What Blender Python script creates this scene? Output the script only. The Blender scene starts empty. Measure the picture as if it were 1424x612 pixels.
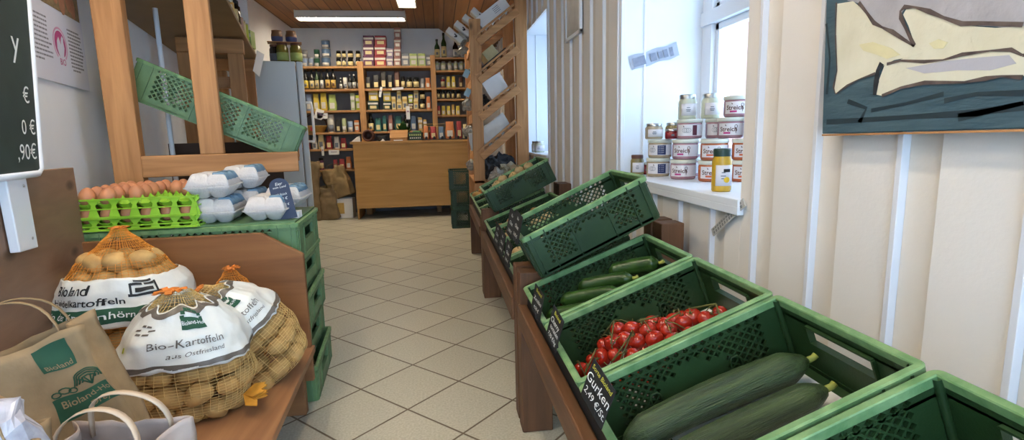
import bpy, bmesh, math, random
from mathutils import Vector, Matrix, noise
rnd = random.Random(7)
C = bpy.context.scene.collection
PI = math.pi

# ------------------------------------------------------------------ camera, world, exposure
cam_d = bpy.data.cameras.new('camera'); cam = bpy.data.objects.new('camera', cam_d); C.objects.link(cam)
cam_d.sensor_width = 36; cam_d.lens = 735 / 1424 * 36; cam_d.clip_start = 0.02
_X = Vector((0.99046618, -0.0437784, 0.13061468)); _Y = Vector((-0.13584215, -0.15288901, 0.97886254)); _Z = Vector((-0.02288348, -0.98727322, -0.15737834))
_m = Matrix(((_X[0], -_X[1], -_X[2], 0), (_Y[0], -_Y[1], -_Y[2], 0), (_Z[0], -_Z[1], -_Z[2], 1.0), (0, 0, 0, 1)))
cam.matrix_world = _m
sc = bpy.context.scene
sc.camera = cam
sc.view_settings.view_transform = 'Standard'; sc.view_settings.look = 'None'; sc.view_settings.gamma = 1
sc.view_settings.use_curve_mapping = False
sc.view_settings.exposure = 0.32
LAMP = 34          # strength of the fluorescent tubes
w = bpy.data.worlds.new('world'); sc.world = w; w.use_nodes = True
bg = w.node_tree.nodes['Background']; bg.inputs[0].default_value = (0.50, 0.72, 1.0, 1); bg.inputs[1].default_value = 5.6
try:
    sc.cycles.max_bounces = 8; sc.cycles.diffuse_bounces = 5
except Exception:
    pass

# ------------------------------------------------------------------ materials
def srgb(h):
    h = h.lstrip('#'); v = [int(h[i:i+2], 16) / 255 for i in (0, 2, 4)]
    return tuple((c / 12.92 if c <= .04045 else ((c + .055) / 1.055) ** 2.4) for c in v) + (1,)
MC = {}
def mat(name, col, rough=.6, var=.12, scale=8, bump=0, bscale=60, metal=0, spec=.5, stretch=None, trans=0, alpha=1, dark=None, sss=0):
    if name in MC: return MC[name]
    m = bpy.data.materials.new(name); m.use_nodes = True; nt = m.node_tree; N = nt.nodes; Lk = nt.links
    b = N['Principled BSDF']; c = srgb(col)
    b.inputs['Roughness'].default_value = rough; b.inputs['Metallic'].default_value = metal
    b.inputs['Specular IOR Level'].default_value = spec
    b.inputs['Transmission Weight'].default_value = trans; b.inputs['Alpha'].default_value = alpha
    if sss:
        b.inputs['Subsurface Weight'].default_value = sss; b.inputs['Subsurface Scale'].default_value = .01
    tc = N.new('ShaderNodeTexCoord'); mp = N.new('ShaderNodeMapping'); Lk.new(tc.outputs['Object'], mp.inputs[0])
    if stretch: mp.inputs['Scale'].default_value = stretch
    n = N.new('ShaderNodeTexNoise'); n.inputs['Scale'].default_value = scale; n.inputs['Detail'].default_value = 5
    Lk.new(mp.outputs[0], n.inputs[0])
    r = N.new('ShaderNodeValToRGB'); Lk.new(n.outputs[0], r.inputs[0])
    d = srgb(dark) if dark else tuple(x * (1 - var) for x in c[:3]) + (1,)
    r.color_ramp.elements[0].position = .3; r.color_ramp.elements[1].position = .7
    r.color_ramp.elements[0].color = d; r.color_ramp.elements[1].color = c
    Lk.new(r.outputs[0], b.inputs['Base Color'])
    if bump:
        n2 = N.new('ShaderNodeTexNoise'); n2.inputs['Scale'].default_value = bscale; n2.inputs['Detail'].default_value = 3
        Lk.new(mp.outputs[0], n2.inputs[0])
        bp = N.new('ShaderNodeBump'); bp.inputs['Strength'].default_value = bump; bp.inputs['Distance'].default_value = .003
        Lk.new(n2.outputs[0], bp.inputs['Height']); Lk.new(bp.outputs[0], b.inputs['Normal'])
    MC[name] = m; return m
def emit(name, col, s):
    if name in MC: return MC[name]
    m = bpy.data.materials.new(name); m.use_nodes = True; b = m.node_tree.nodes['Principled BSDF']
    b.inputs['Base Color'].default_value = srgb(col); b.inputs['Emission Color'].default_value = srgb(col); b.inputs['Emission Strength'].default_value = s
    MC[name] = m; return m
def wood(name, c1, c2, axis, rough=.55, scale=5, knots=True):
    """Pine with grain running along the given object axis (0, 1, 2)."""
    if name in MC: return MC[name]
    m = bpy.data.materials.new(name); m.use_nodes = True; nt = m.node_tree; N = nt.nodes; L = nt.links; b = N['Principled BSDF']
    b.inputs['Roughness'].default_value = rough; b.inputs['Specular IOR Level'].default_value = .35
    tc = N.new('ShaderNodeTexCoord'); mp = N.new('ShaderNodeMapping'); L.new(tc.outputs['Object'], mp.inputs[0])
    s = [7, 7, 7]; s[axis] = .55; mp.inputs['Scale'].default_value = s
    n = N.new('ShaderNodeTexNoise'); n.inputs['Scale'].default_value = scale; n.inputs['Detail'].default_value = 6; n.inputs['Distortion'].default_value = .6
    L.new(mp.outputs[0], n.inputs[0])
    r = N.new('ShaderNodeValToRGB'); L.new(n.outputs[0], r.inputs[0])
    r.color_ramp.elements[0].position = .28; r.color_ramp.elements[1].position = .72
    r.color_ramp.elements[0].color = srgb(c1); r.color_ramp.elements[1].color = srgb(c2)
    out = r.outputs[0]
    if knots:
        mp2 = N.new('ShaderNodeMapping'); L.new(tc.outputs['Object'], mp2.inputs[0]); s2 = [4.5, 4.5, 4.5]; s2[axis] = 2.2; mp2.inputs['Scale'].default_value = s2
        v = N.new('ShaderNodeTexVoronoi'); v.inputs['Scale'].default_value = 1.1; L.new(mp2.outputs[0], v.inputs[0])
        r2 = N.new('ShaderNodeValToRGB'); L.new(v.outputs['Distance'], r2.inputs[0])
        r2.color_ramp.elements[0].position = .05; r2.color_ramp.elements[1].position = .11
        mx = N.new('ShaderNodeMix'); mx.data_type = 'RGBA'; L.new(r2.outputs[0], mx.inputs[0])
        mx.inputs[6].default_value = tuple(x * .45 for x in srgb(c1)[:3]) + (1,); L.new(out, mx.inputs[7]); out = mx.outputs[2]
    L.new(out, b.inputs['Base Color'])
    bp = N.new('ShaderNodeBump'); bp.inputs['Strength'].default_value = .15; bp.inputs['Distance'].default_value = .002
    L.new(n.outputs[0], bp.inputs['Height']); L.new(bp.outputs[0], b.inputs['Normal'])
    MC[name] = m; return m

M_green = mat('crate_green', '#2a4424', .42, .25, 9, .12, 240, spec=.4, dark='#21381c')
M_green2 = mat('pale_crate_green', '#6a8c60', .45, .2, 9, .12, 240, dark='#57784e')
M_rim = mat('lit_scuffed_crate_rim', '#83a470', .5, .2, 30, .2, 200, dark='#5a8450')  # paler than the body: wear, plus light from above put into the colour
M_wp = {a: wood('pine_%d' % a, '#9f6e42', '#c48f5c', a) for a in (0, 1, 2)}
M_wb = {a: wood('brown_wood_%d' % a, '#553822', '#704c31', a) for a in (0, 1, 2)}
M_bench = {a: wood('bench_board_%d' % a, '#8c6142', '#a67a54', a, scale=4) for a in (0, 1, 2)}
M_sideb = wood('side_board_wood', '#7b5f4b', '#8f715a', 1, scale=3)
M_panel = wood('end_panel_wood', '#7b5131', '#97673f', 0, scale=3)
M_wall = mat('white_plaster', '#f1f3f5', .85, .05, 5, .25, 90)
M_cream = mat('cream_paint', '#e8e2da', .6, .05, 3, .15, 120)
M_cream_shade = mat('cream_paint_recess_shade', '#e0d7ca', .65, .06, 3, .1, 120)  # darker copy of the cream: shade of the recesses put into the colour
M_batten = mat('white_batten_paint', '#dfe0e4', .45, .05, 3)
M_white = mat('white_gloss_paint', '#e9edf2', .35, .04, 3)
M_fridge = mat('fridge_white', '#c9d6dd', .35, .04, 3)
M_black = mat('black_board', '#1b1c1c', .6, .25, 20)
M_chalkb = mat('green_chalkboard', '#2b3a35', .6, .25, 12, dark='#22302c')
M_chalk = mat('chalk_white', '#f2f2ec', .9, .1, 60)
M_chalky = mat('chalk_yellow', '#d8cf4a', .9, .1, 60)
M_paper = mat('white_paper', '#e8e8e6', .7, .04, 12)
M_kraft = mat('kraft_paper', '#a58a66', .8, .15, 14, .6, 40, dark='#87704f')
M_printg = mat('print_green', '#24543a', .75, .15, 30)
M_film = mat('white_plastic_film', '#e9e8df', .28, .06, 12, .7, 28)
M_band = mat('film_band_grey', '#6d6358', .4, .2, 60)
M_net = mat('orange_net', '#ee9a34', .6, .2, 20)
M_netp = mat('yellow_net', '#ecc67c', .6, .2, 20)
M_pot = mat('potato_skin', '#d3aa69', .75, .3, 25, .3, 60, dark='#ae8750')
M_egg = mat('brown_egg', '#c98a63', .5, .18, 9, .05, 200, dark='#b3714c')
M_lime = mat('lime_plastic', '#9ccf3c', .4, .12, 6, dark='#86bb2b')
M_pulp = mat('egg_box_pulp', '#d6d2cf', .95, .08, 60, .7, 160)
M_tom = mat('tomato_red', '#b2301c', .2, .25, 14, dark='#a0200f', spec=.6)
M_stem = mat('tomato_stem', '#6d6a35', .8, .3, 40)
M_zuc = mat('zucchini_skin', '#33531d', .3, .5, 30, .2, 90, dark='#203c12')
M_cuc = mat('cucumber_skin', '#475c34', .34, .4, 11, .9, 60, dark='#172a13', stretch=(.5, 9, 9))
M_apple = mat('apple_skin', '#c4553a', .35, .4, 12, dark='#d2a94a')
M_pale = mat('pale_bulb_skin', '#d3b987', .6, .25, 18, dark='#b3935d')
M_glassd = mat('dark_glass', '#15140f', .12, .2, 4, spec=.6)
M_glassg = mat('green_glass', '#2c4a25', .1, .2, 4, spec=.6)
M_metal = mat('bare_metal', '#b8b8b4', .3, .1, 20, metal=.9)
M_lidw = mat('white_jar_lid', '#d3d6c8', .35, .08, 20)
M_counter = wood('counter_veneer', '#a57c45', '#b78d54', 0, scale=3, knots=False)
M_backs = {a: wood('shelf_board_%d' % a, '#a07548', '#bd9160', a, scale=4) for a in (0, 2)}
M_dark = mat('dark_backing', '#8b8e92', .9, .15, 6)
PAL = dict(blue='#8ea2c0', grey='#85878a', green='#93a45a', white='#d9d6cc', black='#1d1d1e', purple='#5f2c50', red='#9d2f35', lilac='#8f7b93', slate='#6f7680',
           cream='#dccb94', yellow='#d8c04c', gold='#cba85a', brown='#5a3428', orange='#cf7d46', teal='#2f6f6a')
PAL.update({'steel blue': '#5f7a99', 'rose brown': '#9a6a62', 'light green': '#a4b96c', 'pale green': '#a9b58b', 'dark green': '#1f3a2a', 'lime': '#b7c634'})
def pal(c): return mat('print_' + c.replace(' ', '_'), PAL[c], .5, .15, 30)

# tiled floor: one square tile per cell, laid diagonally
def floor_mat():
    m = bpy.data.materials.new('diagonal_floor_tiles'); m.use_nodes = True; nt = m.node_tree; N = nt.nodes; L = nt.links; b = N['Principled BSDF']
    p = .2796
    tc = N.new('ShaderNodeTexCoord'); mp = N.new('ShaderNodeMapping'); mp.vector_type = 'TEXTURE'; L.new(tc.outputs['Object'], mp.inputs[0])
    mp.inputs['Location'].default_value = (-.3565, 2.0737, 0); mp.inputs['Rotation'].default_value = (0, 0, PI / 4); mp.inputs['Scale'].default_value = (p, p, 1)
    sep = N.new('ShaderNodeSeparateXYZ'); L.new(mp.outputs[0], sep.inputs[0])
    outs = []; cells = []
    for k in (0, 1):
        f = N.new('ShaderNodeMath'); f.operation = 'FRACT'; L.new(sep.outputs[k], f.inputs[0])
        s = N.new('ShaderNodeMath'); s.operation = 'SUBTRACT'; L.new(f.outputs[0], s.inputs[0]); s.inputs[1].default_value = .5
        a = N.new('ShaderNodeMath'); a.operation = 'ABSOLUTE'; L.new(s.outputs[0], a.inputs[0]); outs.append(a)
        fl = N.new('ShaderNodeMath'); fl.operation = 'FLOOR'; L.new(sep.outputs[k], fl.inputs[0]); cells.append(fl)
    mx = N.new('ShaderNodeMath'); mx.operation = 'MAXIMUM'; L.new(outs[0].outputs[0], mx.inputs[0]); L.new(outs[1].outputs[0], mx.inputs[1])
    r = N.new('ShaderNodeValToRGB'); L.new(mx.outputs[0], r.inputs[0]); r.color_ramp.elements[0].position = .484; r.color_ramp.elements[1].position = .489
    cmb = N.new('ShaderNodeCombineXYZ'); L.new(cells[0].outputs[0], cmb.inputs[0]); L.new(cells[1].outputs[0], cmb.inputs[1])
    wn = N.new('ShaderNodeTexWhiteNoise'); L.new(cmb.outputs[0], wn.inputs[0])
    n = N.new('ShaderNodeTexNoise'); n.inputs['Scale'].default_value = 130; n.inputs['Detail'].default_value = 4; L.new(tc.outputs['Object'], n.inputs[0])
    cr = N.new('ShaderNodeValToRGB'); L.new(n.outputs[0], cr.inputs[0]); cr.color_ramp.elements[0].position = .35; cr.color_ramp.elements[1].position = .65
    cr.color_ramp.elements[0].color = srgb('#b9b5a0'); cr.color_ramp.elements[1].color = srgb('#cecab9')
    hv = N.new('ShaderNodeHueSaturation'); L.new(cr.outputs[0], hv.inputs['Color'])
    mr = N.new('ShaderNodeMapRange'); L.new(wn.outputs[0], mr.inputs[0]); mr.inputs[3].default_value = .94; mr.inputs[4].default_value = 1.05; L.new(mr.outputs[0], hv.inputs['Value'])
    mix = N.new('ShaderNodeMix'); mix.data_type = 'RGBA'; L.new(r.outputs[0], mix.inputs[0]); L.new(hv.outputs[0], mix.inputs[6]); mix.inputs[7].default_value = srgb('#6b5c48')
    L.new(mix.outputs[2], b.inputs['Base Color']); b.inputs['Roughness'].default_value = .42; b.inputs['Specular IOR Level'].default_value = .4
    bp = N.new('ShaderNodeBump'); bp.invert = True; bp.inputs['Strength'].default_value = .5; bp.inputs['Distance'].default_value = .003; L.new(r.outputs[0], bp.inputs['Height']); L.new(bp.outputs[0], b.inputs['Normal'])
    return m
def stripes(name, c1, c2, line, width, axis=0, rough=.6):
    m = bpy.data.materials.new(name); m.use_nodes = True; nt = m.node_tree; N = nt.nodes; L = nt.links; b = N['Principled BSDF']
    tc = N.new('ShaderNodeTexCoord'); sep = N.new('ShaderNodeSeparateXYZ'); L.new(tc.outputs['Object'], sep.inputs[0])
    d = N.new('ShaderNodeMath'); d.operation = 'DIVIDE'; L.new(sep.outputs[axis], d.inputs[0]); d.inputs[1].default_value = width
    f = N.new('ShaderNodeMath'); f.operation = 'FRACT'; L.new(d.outputs[0], f.inputs[0])
    fl = N.new('ShaderNodeMath'); fl.operation = 'FLOOR'; L.new(d.outputs[0], fl.inputs[0]); wn = N.new('ShaderNodeTexWhiteNoise'); wn.noise_dimensions = '1D'; L.new(fl.outputs[0], wn.inputs['W'])
    mp = N.new('ShaderNodeMapping'); L.new(tc.outputs['Object'], mp.inputs[0]); s = [9, 9, 9]; s[1 - axis] = .7; mp.inputs['Scale'].default_value = s
    n = N.new('ShaderNodeTexNoise'); n.inputs['Scale'].default_value = 3; n.inputs['Detail'].default_value = 5; L.new(mp.outputs[0], n.inputs[0])
    ad = N.new('ShaderNodeMath'); ad.operation = 'MULTIPLY_ADD'; L.new(wn.outputs[0], ad.inputs[0]); ad.inputs[1].default_value = .5; L.new(n.outputs[0], ad.inputs[2])
    cr = N.new('ShaderNodeValToRGB'); L.new(ad.outputs[0], cr.inputs[0]); cr.color_ramp.elements[0].position = .35; cr.color_ramp.elements[1].position = 1
    cr.color_ramp.elements[0].color = srgb(c1); cr.color_ramp.elements[1].color = srgb(c2)
    lt = N.new('ShaderNodeMath'); lt.operation = 'LESS_THAN'; L.new(f.outputs[0], lt.inputs[0]); lt.inputs[1].default_value = .07
    mix = N.new('ShaderNodeMix'); mix.data_type = 'RGBA'; L.new(lt.outputs[0], mix.inputs[0]); L.new(cr.outputs[0], mix.inputs[6]); mix.inputs[7].default_value = srgb(line)
    L.new(mix.outputs[2], b.inputs['Base Color']); b.inputs['Roughness'].default_value = rough
    return m

# ------------------------------------------------------------------ mesh helpers
class MB:
    def __init__(s): s.v = []; s.f = []; s.mi = []; s.sm = []; s.mats = []
    def m(s, mt):
        if mt not in s.mats: s.mats.append(mt)
        return s.mats.index(mt)
    def add(s, vs, fs, mt, smooth=False):
        o = len(s.v); k = s.m(mt); s.v += [tuple(v) for v in vs]
        for f in fs: s.f.append(tuple(o + i for i in f)); s.mi.append(k); s.sm.append(smooth)
        return s
    def box(s, c, d, mt, R=None):
        c = Vector(c); vs = []
        for i in range(8):
            p = Vector(((i & 1) - .5, (i >> 1 & 1) - .5, (i >> 2) - .5)); p = Vector((p.x * d[0], p.y * d[1], p.z * d[2]))
            vs.append(c + (R @ p if R else p))
        return s.add(vs, [(0, 2, 3, 1), (4, 5, 7, 6), (0, 1, 5, 4), (2, 6, 7, 3), (0, 4, 6, 2), (1, 3, 7, 5)], mt)
    def bb(s, x0, x1, y0, y1, z0, z1, mt): return s.box(((x0 + x1) / 2, (y0 + y1) / 2, (z0 + z1) / 2), (x1 - x0, y1 - y0, z1 - z0), mt)
    def bar(s, a, b, w, h, mt, up=(0, 0, 1)):
        a = Vector(a); b = Vector(b); d = (b - a); L = d.length; d.normalize(); up = Vector(up); x = up.cross(d)
        if x.length < 1e-4: x = Vector((1, 0, 0)).cross(d)
        x.normalize(); z = d.cross(x); R = Matrix((x, d, z)).transposed()
        return s.box((a + b) / 2, (w, L, h), mt, R)
    def tube(s, pts, r, mt, n=8, cap=True):
        pts = [Vector(p) for p in pts]; vs = []; fs = []
        rr = r if isinstance(r, (list, tuple)) else [r] * len(pts)
        px = None
        for i, p in enumerate(pts):
            t = (pts[min(i + 1, len(pts) - 1)] - pts[max(i - 1, 0)]).normalized()
            ref = Vector((0, 0, 1)) if abs(t.z) < .9 else Vector((1, 0, 0))
            x = (px - t * px.dot(t)).normalized() if px and (px - t * px.dot(t)).length > 1e-3 else t.cross(ref).normalized(); px = x; y = t.cross(x)
            for k in range(n):
                a = 2 * PI * k / n; vs.append(p + (x * math.cos(a) + y * math.sin(a)) * rr[i])
        for i in range(len(pts) - 1):
            for k in range(n): fs.append((i * n + k, i * n + (k + 1) % n, (i + 1) * n + (k + 1) % n, (i + 1) * n + k))
        if cap: fs.append(tuple(range(n - 1, -1, -1))); fs.append(tuple((len(pts) - 1) * n + k for k in range(n)))
        return s.add(vs, fs, mt, True)
    def lathe(s, prof, mt, c=(0, 0, 0), n=24, a0=0, a1=2 * PI, R=None):
        c = Vector(c); full = abs(a1 - a0 - 2 * PI) < 1e-6; vs = []; fs = []; m = n if full else n + 1
        for (r, z) in prof:
            for k in range(m):
                a = a0 + (a1 - a0) * k / n; p = Vector((r * math.cos(a), r * math.sin(a), z)); vs.append(c + (R @ p if R else p))
        for i in range(len(prof) - 1):
            for k in range(n): fs.append((i * m + k, i * m + (k + 1) % m, (i + 1) * m + (k + 1) % m, (i + 1) * m + k))
        return s.add(vs, fs, mt, True)
    def grid(s, fn, nu, nv, mt, closed=False, smooth=True):
        vs = []; fs = []; m = nu if closed else nu + 1
        for j in range(nv + 1):
            for i in range(m): vs.append(Vector(fn(i / nu, j / nv)))
        for j in range(nv):
            for i in range(nu): fs.append((j * m + i, j * m + (i + 1) % m, (j + 1) * m + (i + 1) % m, (j + 1) * m + i))
        return s.add(vs, fs, mt, smooth)
    def prism(s, pts, d, mt):
        """closed polygon (3-D points) pushed along d"""
        d = Vector(d); pts = [Vector(p) for p in pts]; n = len(pts)
        return s.add(pts + [p + d for p in pts], [tuple(range(n)), tuple(range(2 * n - 1, n - 1, -1))] + [(i, (i + 1) % n, n + (i + 1) % n, n + i) for i in range(n)], mt)
    def build(s, name, parent=None, bevel=0, solid=0, sub=0, wire=0, fix=True):
        me = bpy.data.meshes.new(name); me.from_pydata(s.v, [], s.f)
        for m_ in s.mats: me.materials.append(m_)
        me.polygons.foreach_set('material_index', s.mi); me.polygons.foreach_set('use_smooth', s.sm); me.update()
        if fix:
            bm = bmesh.new(); bm.from_mesh(me); bmesh.ops.recalc_face_normals(bm, faces=bm.faces); bm.to_mesh(me); bm.free()
        o = bpy.data.objects.new(name, me); C.objects.link(o)
        if parent: o.parent = parent
        if sub: q = o.modifiers.new('smooth', 'SUBSURF'); q.levels = q.render_levels = sub
        if solid: q = o.modifiers.new('thick', 'SOLIDIFY'); q.thickness = solid; q.offset = 0
        if wire: q = o.modifiers.new('wire', 'WIREFRAME'); q.thickness = wire; q.use_replace = True; q.use_even_offset = False
        if bevel: q = o.modifiers.new('bevel', 'BEVEL'); q.width = bevel; q.segments = 2; q.limit_method = 'ANGLE'
        return o
def tag(o, label, cat, group=None, kind=None):
    o['label'] = label
    if cat: o['category'] = cat
    if group: o['group'] = group
    if kind: o['kind'] = kind
    return o
def empty(name, loc=(0, 0, 0), rot=(0, 0, 0)):
    o = bpy.data.objects.new(name, None); C.objects.link(o); o.location = loc; o.rotation_euler = rot; o.empty_display_size = .05; return o
def struct(mb, name, bevel=0): o = mb.build(name, bevel=bevel); o['kind'] = 'structure'; return o
def dup(root, loc=None, rot=None, scale=None):
    r = root.copy(); C.objects.link(r)
    if loc is not None: r.location = loc
    if rot is not None: r.rotation_euler = rot
    if scale is not None: r.scale = scale
    for ch in list(root.children):
        c = ch.copy(); C.objects.link(c); c.parent = r
        for g in list(ch.children):
            d = g.copy(); C.objects.link(d); d.parent = c
    return r
_TX = {}
def text_shape(body, bold=0.0, slant=0.0):
    """letters as flat triangles: vertices scaled so that the size is 1, centred"""
    k = (body, bold, slant)
    if k in _TX: return _TX[k]
    cu = bpy.data.curves.new('t', 'FONT'); cu.body = body; cu.size = 1; cu.align_x = 'CENTER'; cu.align_y = 'CENTER'; cu.offset = bold; cu.resolution_u = 3; cu.shear = slant
    o = bpy.data.objects.new('t', cu); C.objects.link(o); dg = bpy.context.evaluated_depsgraph_get()
    me = bpy.data.meshes.new_from_object(o.evaluated_get(dg))
    r = ([(v.co.x, v.co.y) for v in me.vertices], [tuple(p.vertices) for p in me.polygons])
    bpy.data.objects.remove(o); bpy.data.curves.remove(cu); bpy.data.meshes.remove(me); _TX[k] = r; return r
def put_text(mb, body, size, fn, mt, at=(0, 0), bold=0.0, slant=0.0, ang=0, sx=1):
    """fn maps flat (u, v) to a point on the carrying surface"""
    vs, fs = text_shape(body, bold, slant); c, s_ = math.cos(ang), math.sin(ang)
    mb.add([fn(at[0] + (x * c * sx - y * s_) * size, at[1] + (x * s_ * sx + y * c) * size) for x, y in vs], fs, mt)
def plane_fn(o, u, v, off=0):
    o = Vector(o); u = Vector(u).normalized(); v = Vector(v).normalized(); n = u.cross(v)
    return lambda a, b: o + u * a + v * b + n * off
ORD = ['first', 'second', 'third', 'fourth', 'fifth', 'sixth', 'seventh', 'eighth', 'ninth', 'tenth', 'eleventh', 'twelfth', 'thirteenth', 'fourteenth', 'fifteenth', 'sixteenth', 'seventeenth', 'eighteenth', 'nineteenth', 'twentieth', 'twenty-first', 'twenty-second', 'twenty-third', 'twenty-fourth', 'twenty-fifth', 'twenty-sixth', 'twenty-seventh', 'twenty-eighth']

# ------------------------------------------------------------------ the room
mb = MB(); mb.bb(-3, 1.4, -1.6, 7.75, -.05, 0, floor_mat()); struct(mb, 'floor')
M_ceil = stripes('ceiling_boards', '#7a5232', '#a37448', '#3f2716', .115, 0)
mb = MB()
sec = [(-2.6, 2.46), (.065, 2.46), (.42, 2.22), (1.35, 2.22), (1.35, 2.6), (-2.6, 2.6)]
mb.prism([(x, -1.6, z) for x, z in sec], (0, 9.35, 0), M_ceil); struct(mb, 'ceiling')
mb = MB(); mb.bb(-2.6, 1.4, 7.56, 7.7, 0, 2.6, M_wall); struct(mb, 'wall_back')
mb = MB()
mb.prism([(-.49, -1.6, 0), (-2.33, 5.9, 0), (-1.85, 5.9, 0), (-1.85, 7.6, 0), (-2.6, 7.6, 0), (-2.6, -1.6, 0)], (0, 0, 2.5), M_wall); struct(mb, 'wall_left')
mb = MB(); XW, XO = .85, 1.32
for y0, y1, z0, z1 in ((-1.6, -1.45, 0, 2.4), (-1.45, -.05, 2.08, 2.4), (-.05, 1.375, 0, 2.4), (2.39, 4.04, 0, 2.4), (5.1, 7.6, 0, 2.4), (1.375, 2.39, 0, .785), (1.375, 2.39, 1.95, 2.4), (4.04, 5.1, 0, .825), (4.04, 5.1, 1.93, 2.4)):
    mb.bb(XW, XO, y0, y1, z0, z1, M_white)
struct(mb, 'wall_right')
# board panelling on the right wall: batten, recess, wide board, repeated
mb = MB(); per = .2235; k = -10
wins = ((-1.45, -.05, 0, 2.08), (1.375, 2.39, .785, 1.95), (4.04, 5.1, .825, 1.93))
def pan(y0, y1, x0, mt):
    segs = [(y0, y1, 0, 2.4)]
    for a, b, z0, z1 in wins:
        out = []
        for (p, q, s, t) in segs:
            if q <= a or p >= b: out.append((p, q, s, t)); continue
            if p < a: out.append((p, a, s, t))
            if q > b: out.append((b, q, s, t))
            m0, m1 = max(p, a), min(q, b)
            out += [(m0, m1, s, min(t, z0)), (m0, m1, max(s, z1), t)]
        segs = out
    for p, q, s, t in segs:
        if q - p > .002: mb.bb(x0, XW + .001, p, q, s, t, mt)
for k in range(-11, 30):
    yk = 1.087 + k * per
    if yk > 7.4: break
    pan(yk - .006, yk + .006, XW - .022, M_batten)
    pan(yk - .075, yk - .006, XW - .006, M_cream_shade)
    pan(yk - per + .006, yk - .075, XW - .014, M_cream)
struct(mb, 'trim_1', bevel=.003)
# left edge casing of the near window opening and window frames
def window(n, y0, y1, z0, z1, xf, tr):
    r = empty('window_%d' % n, ((XW + XO) / 2, (y0 + y1) / 2, z0)); r['kind'] = 'structure'
    ox, oy, oz = r.location
    def B(name, boxes, mt, bev=.003):
        q = MB()
        for x0, x1, a, b, c, d in boxes: q.bb(x0 - ox, x1 - ox, a - oy, b - oy, c - oz, d - oz, mt)
        return q.build(name, r, bevel=bev)
    w_ = .085
    B('window_frame', [(xf - .02, xf + .05, y0, y0 + w_, z0, z1), (xf - .02, xf + .05, y1 - w_, y1, z0, z1), (xf - .02, xf + .05, y0, y1, z1 - w_, z1), (xf - .02, xf + .05, y0, y1, z0, z0 + .07), (xf - .03, xf + .05, y0, y1, tr, tr + .06)], M_white)
    s = .03; ym = (y0 + y1) / 2
    for a, b in ((y0 + w_, ym - .012), (ym + .012, y1 - w_)):
        for c, d in ((z0 + .07, tr), (tr + .06, z1 - w_)):
            sash = B('window_sash', [(xf, xf + .04, a, a + s, c, d), (xf, xf + .04, b - s, b, c, d), (xf, xf + .04, a, b, c, c + s), (xf, xf + .04, a, b, d - s, d)], M_white)
            g = MB(); g.bb(xf + .018 - ox, xf + .022 - ox, a + s - oy, b - s - oy, c + s - oz, d - s - oz, M_glass); g.build('pane', sash)
    B('window_mullion', [(xf, xf + .05, ym - .012, ym + .012, z0 + .07, z1 - w_)], M_white)
M_glass = bpy.data.materials.new('window_glass'); M_glass.use_nodes = True
_nt = M_glass.node_tree; _nt.nodes.remove(_nt.nodes['Principled BSDF']); _t = _nt.nodes.new('ShaderNodeBsdfTransparent'); _g = _nt.nodes.new('ShaderNodeBsdfGlossy'); _g.inputs['Roughness'].default_value = .02
_x = _nt.nodes.new('ShaderNodeMixShader'); _x.inputs[0].default_value = .06; _nt.links.new(_t.outputs[0], _x.inputs[1]); _nt.links.new(_g.outputs[0], _x.inputs[2]); _nt.links.new(_x.outputs[0], _nt.nodes['Material Output'].inputs[0])
window(1, 1.375, 2.39, .80, 1.95, 1.24, 1.47)
window(2, 4.04, 5.1, .84, 1.93, 1.24, 1.45)
mb = MB(); mb.prism([(.815, 1.36, .788), (XO - .08, 1.375, .788), (XO - .08, 2.39, .788), (.845, 2.39, .788), (.815, 2.25, .788)], (0, 0, .022), M_white)
mb.bb(.815, .835, 1.36, 2.25, .765, .79, M_white); struct(mb, 'trim_2', bevel=.003)
mb = MB(); mb.bb(.815, XO - .08, 4.03, 5.1, .825, .845, M_white); struct(mb, 'trim_3', bevel=.003)
# unseen glazed double door, added in the right wall to bring in daylight
dr = empty('added_door_1', (1.1, -.75, 0)); dr['kind'] = 'structure'
for a, b in ((-.70, -.01), (.01, .70)):
    q = MB(); s_ = .07
    for y0, y1, z0, z1 in ((a, a + s_, 0, 2.08), (b - s_, b, 0, 2.08), (a, b, 0, .22), (a, b, 2.0, 2.08)): q.bb(-.02, .02, y0, y1, z0, z1, M_white)
    lf = q.build('added_door_leaf', dr, bevel=.003); q = MB(); q.bb(-.003, .003, a + s_, b - s_, .22, 2.0, M_glass); q.build('pane', lf)
    q = MB(); y = b - .035 if a < 0 else a + .035; q.tube([(-.02, y, 1.0), (-.07, y, 1.0), (-.07, y + (-.1 if a < 0 else .1), 1.0)], .009, M_metal); q.build('added_door_handle', lf)
for nme, (y0, y1, z0, z1) in (('trim_4', (1.375, 2.39, .81, 1.95)), ('trim_5', (4.04, 5.1, .845, 1.93))):   # casing strips on the window reveals
    mb = MB(); mb.bb(XW - .016, XW + .004, y1 - .004, y1 + .05, z0 - .02, z1 + .05, M_white); mb.bb(XW - .016, XW + .004, y0 - .05, y0 + .004, z0 - .03, z1 + .05, M_cream)
    mb.bb(XW + .09, XW + .1, y1 - .006, y1, z0, z1, M_white); mb.bb(XW - .016, XW + .004, y0, y1, z1, z1 + .05, M_cream)
    struct(mb, nme, bevel=.002)
# house wall across the street
mb = MB(); mb.bb(6, 9, 7.2, 10.5, -1, 3.2, mat('brick_across', '#b4877c', .9)); mb.prism([(5.8, 7.1, 3.2), (9.2, 7.1, 3.2), (7.5, 7.1, 4.6)], (0, 3.5, 0), mat('roof_across', '#6a4038', .9))
tag(mb.build('house'), 'reddish brick house wall seen outside through the near window pane', 'house')

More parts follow.
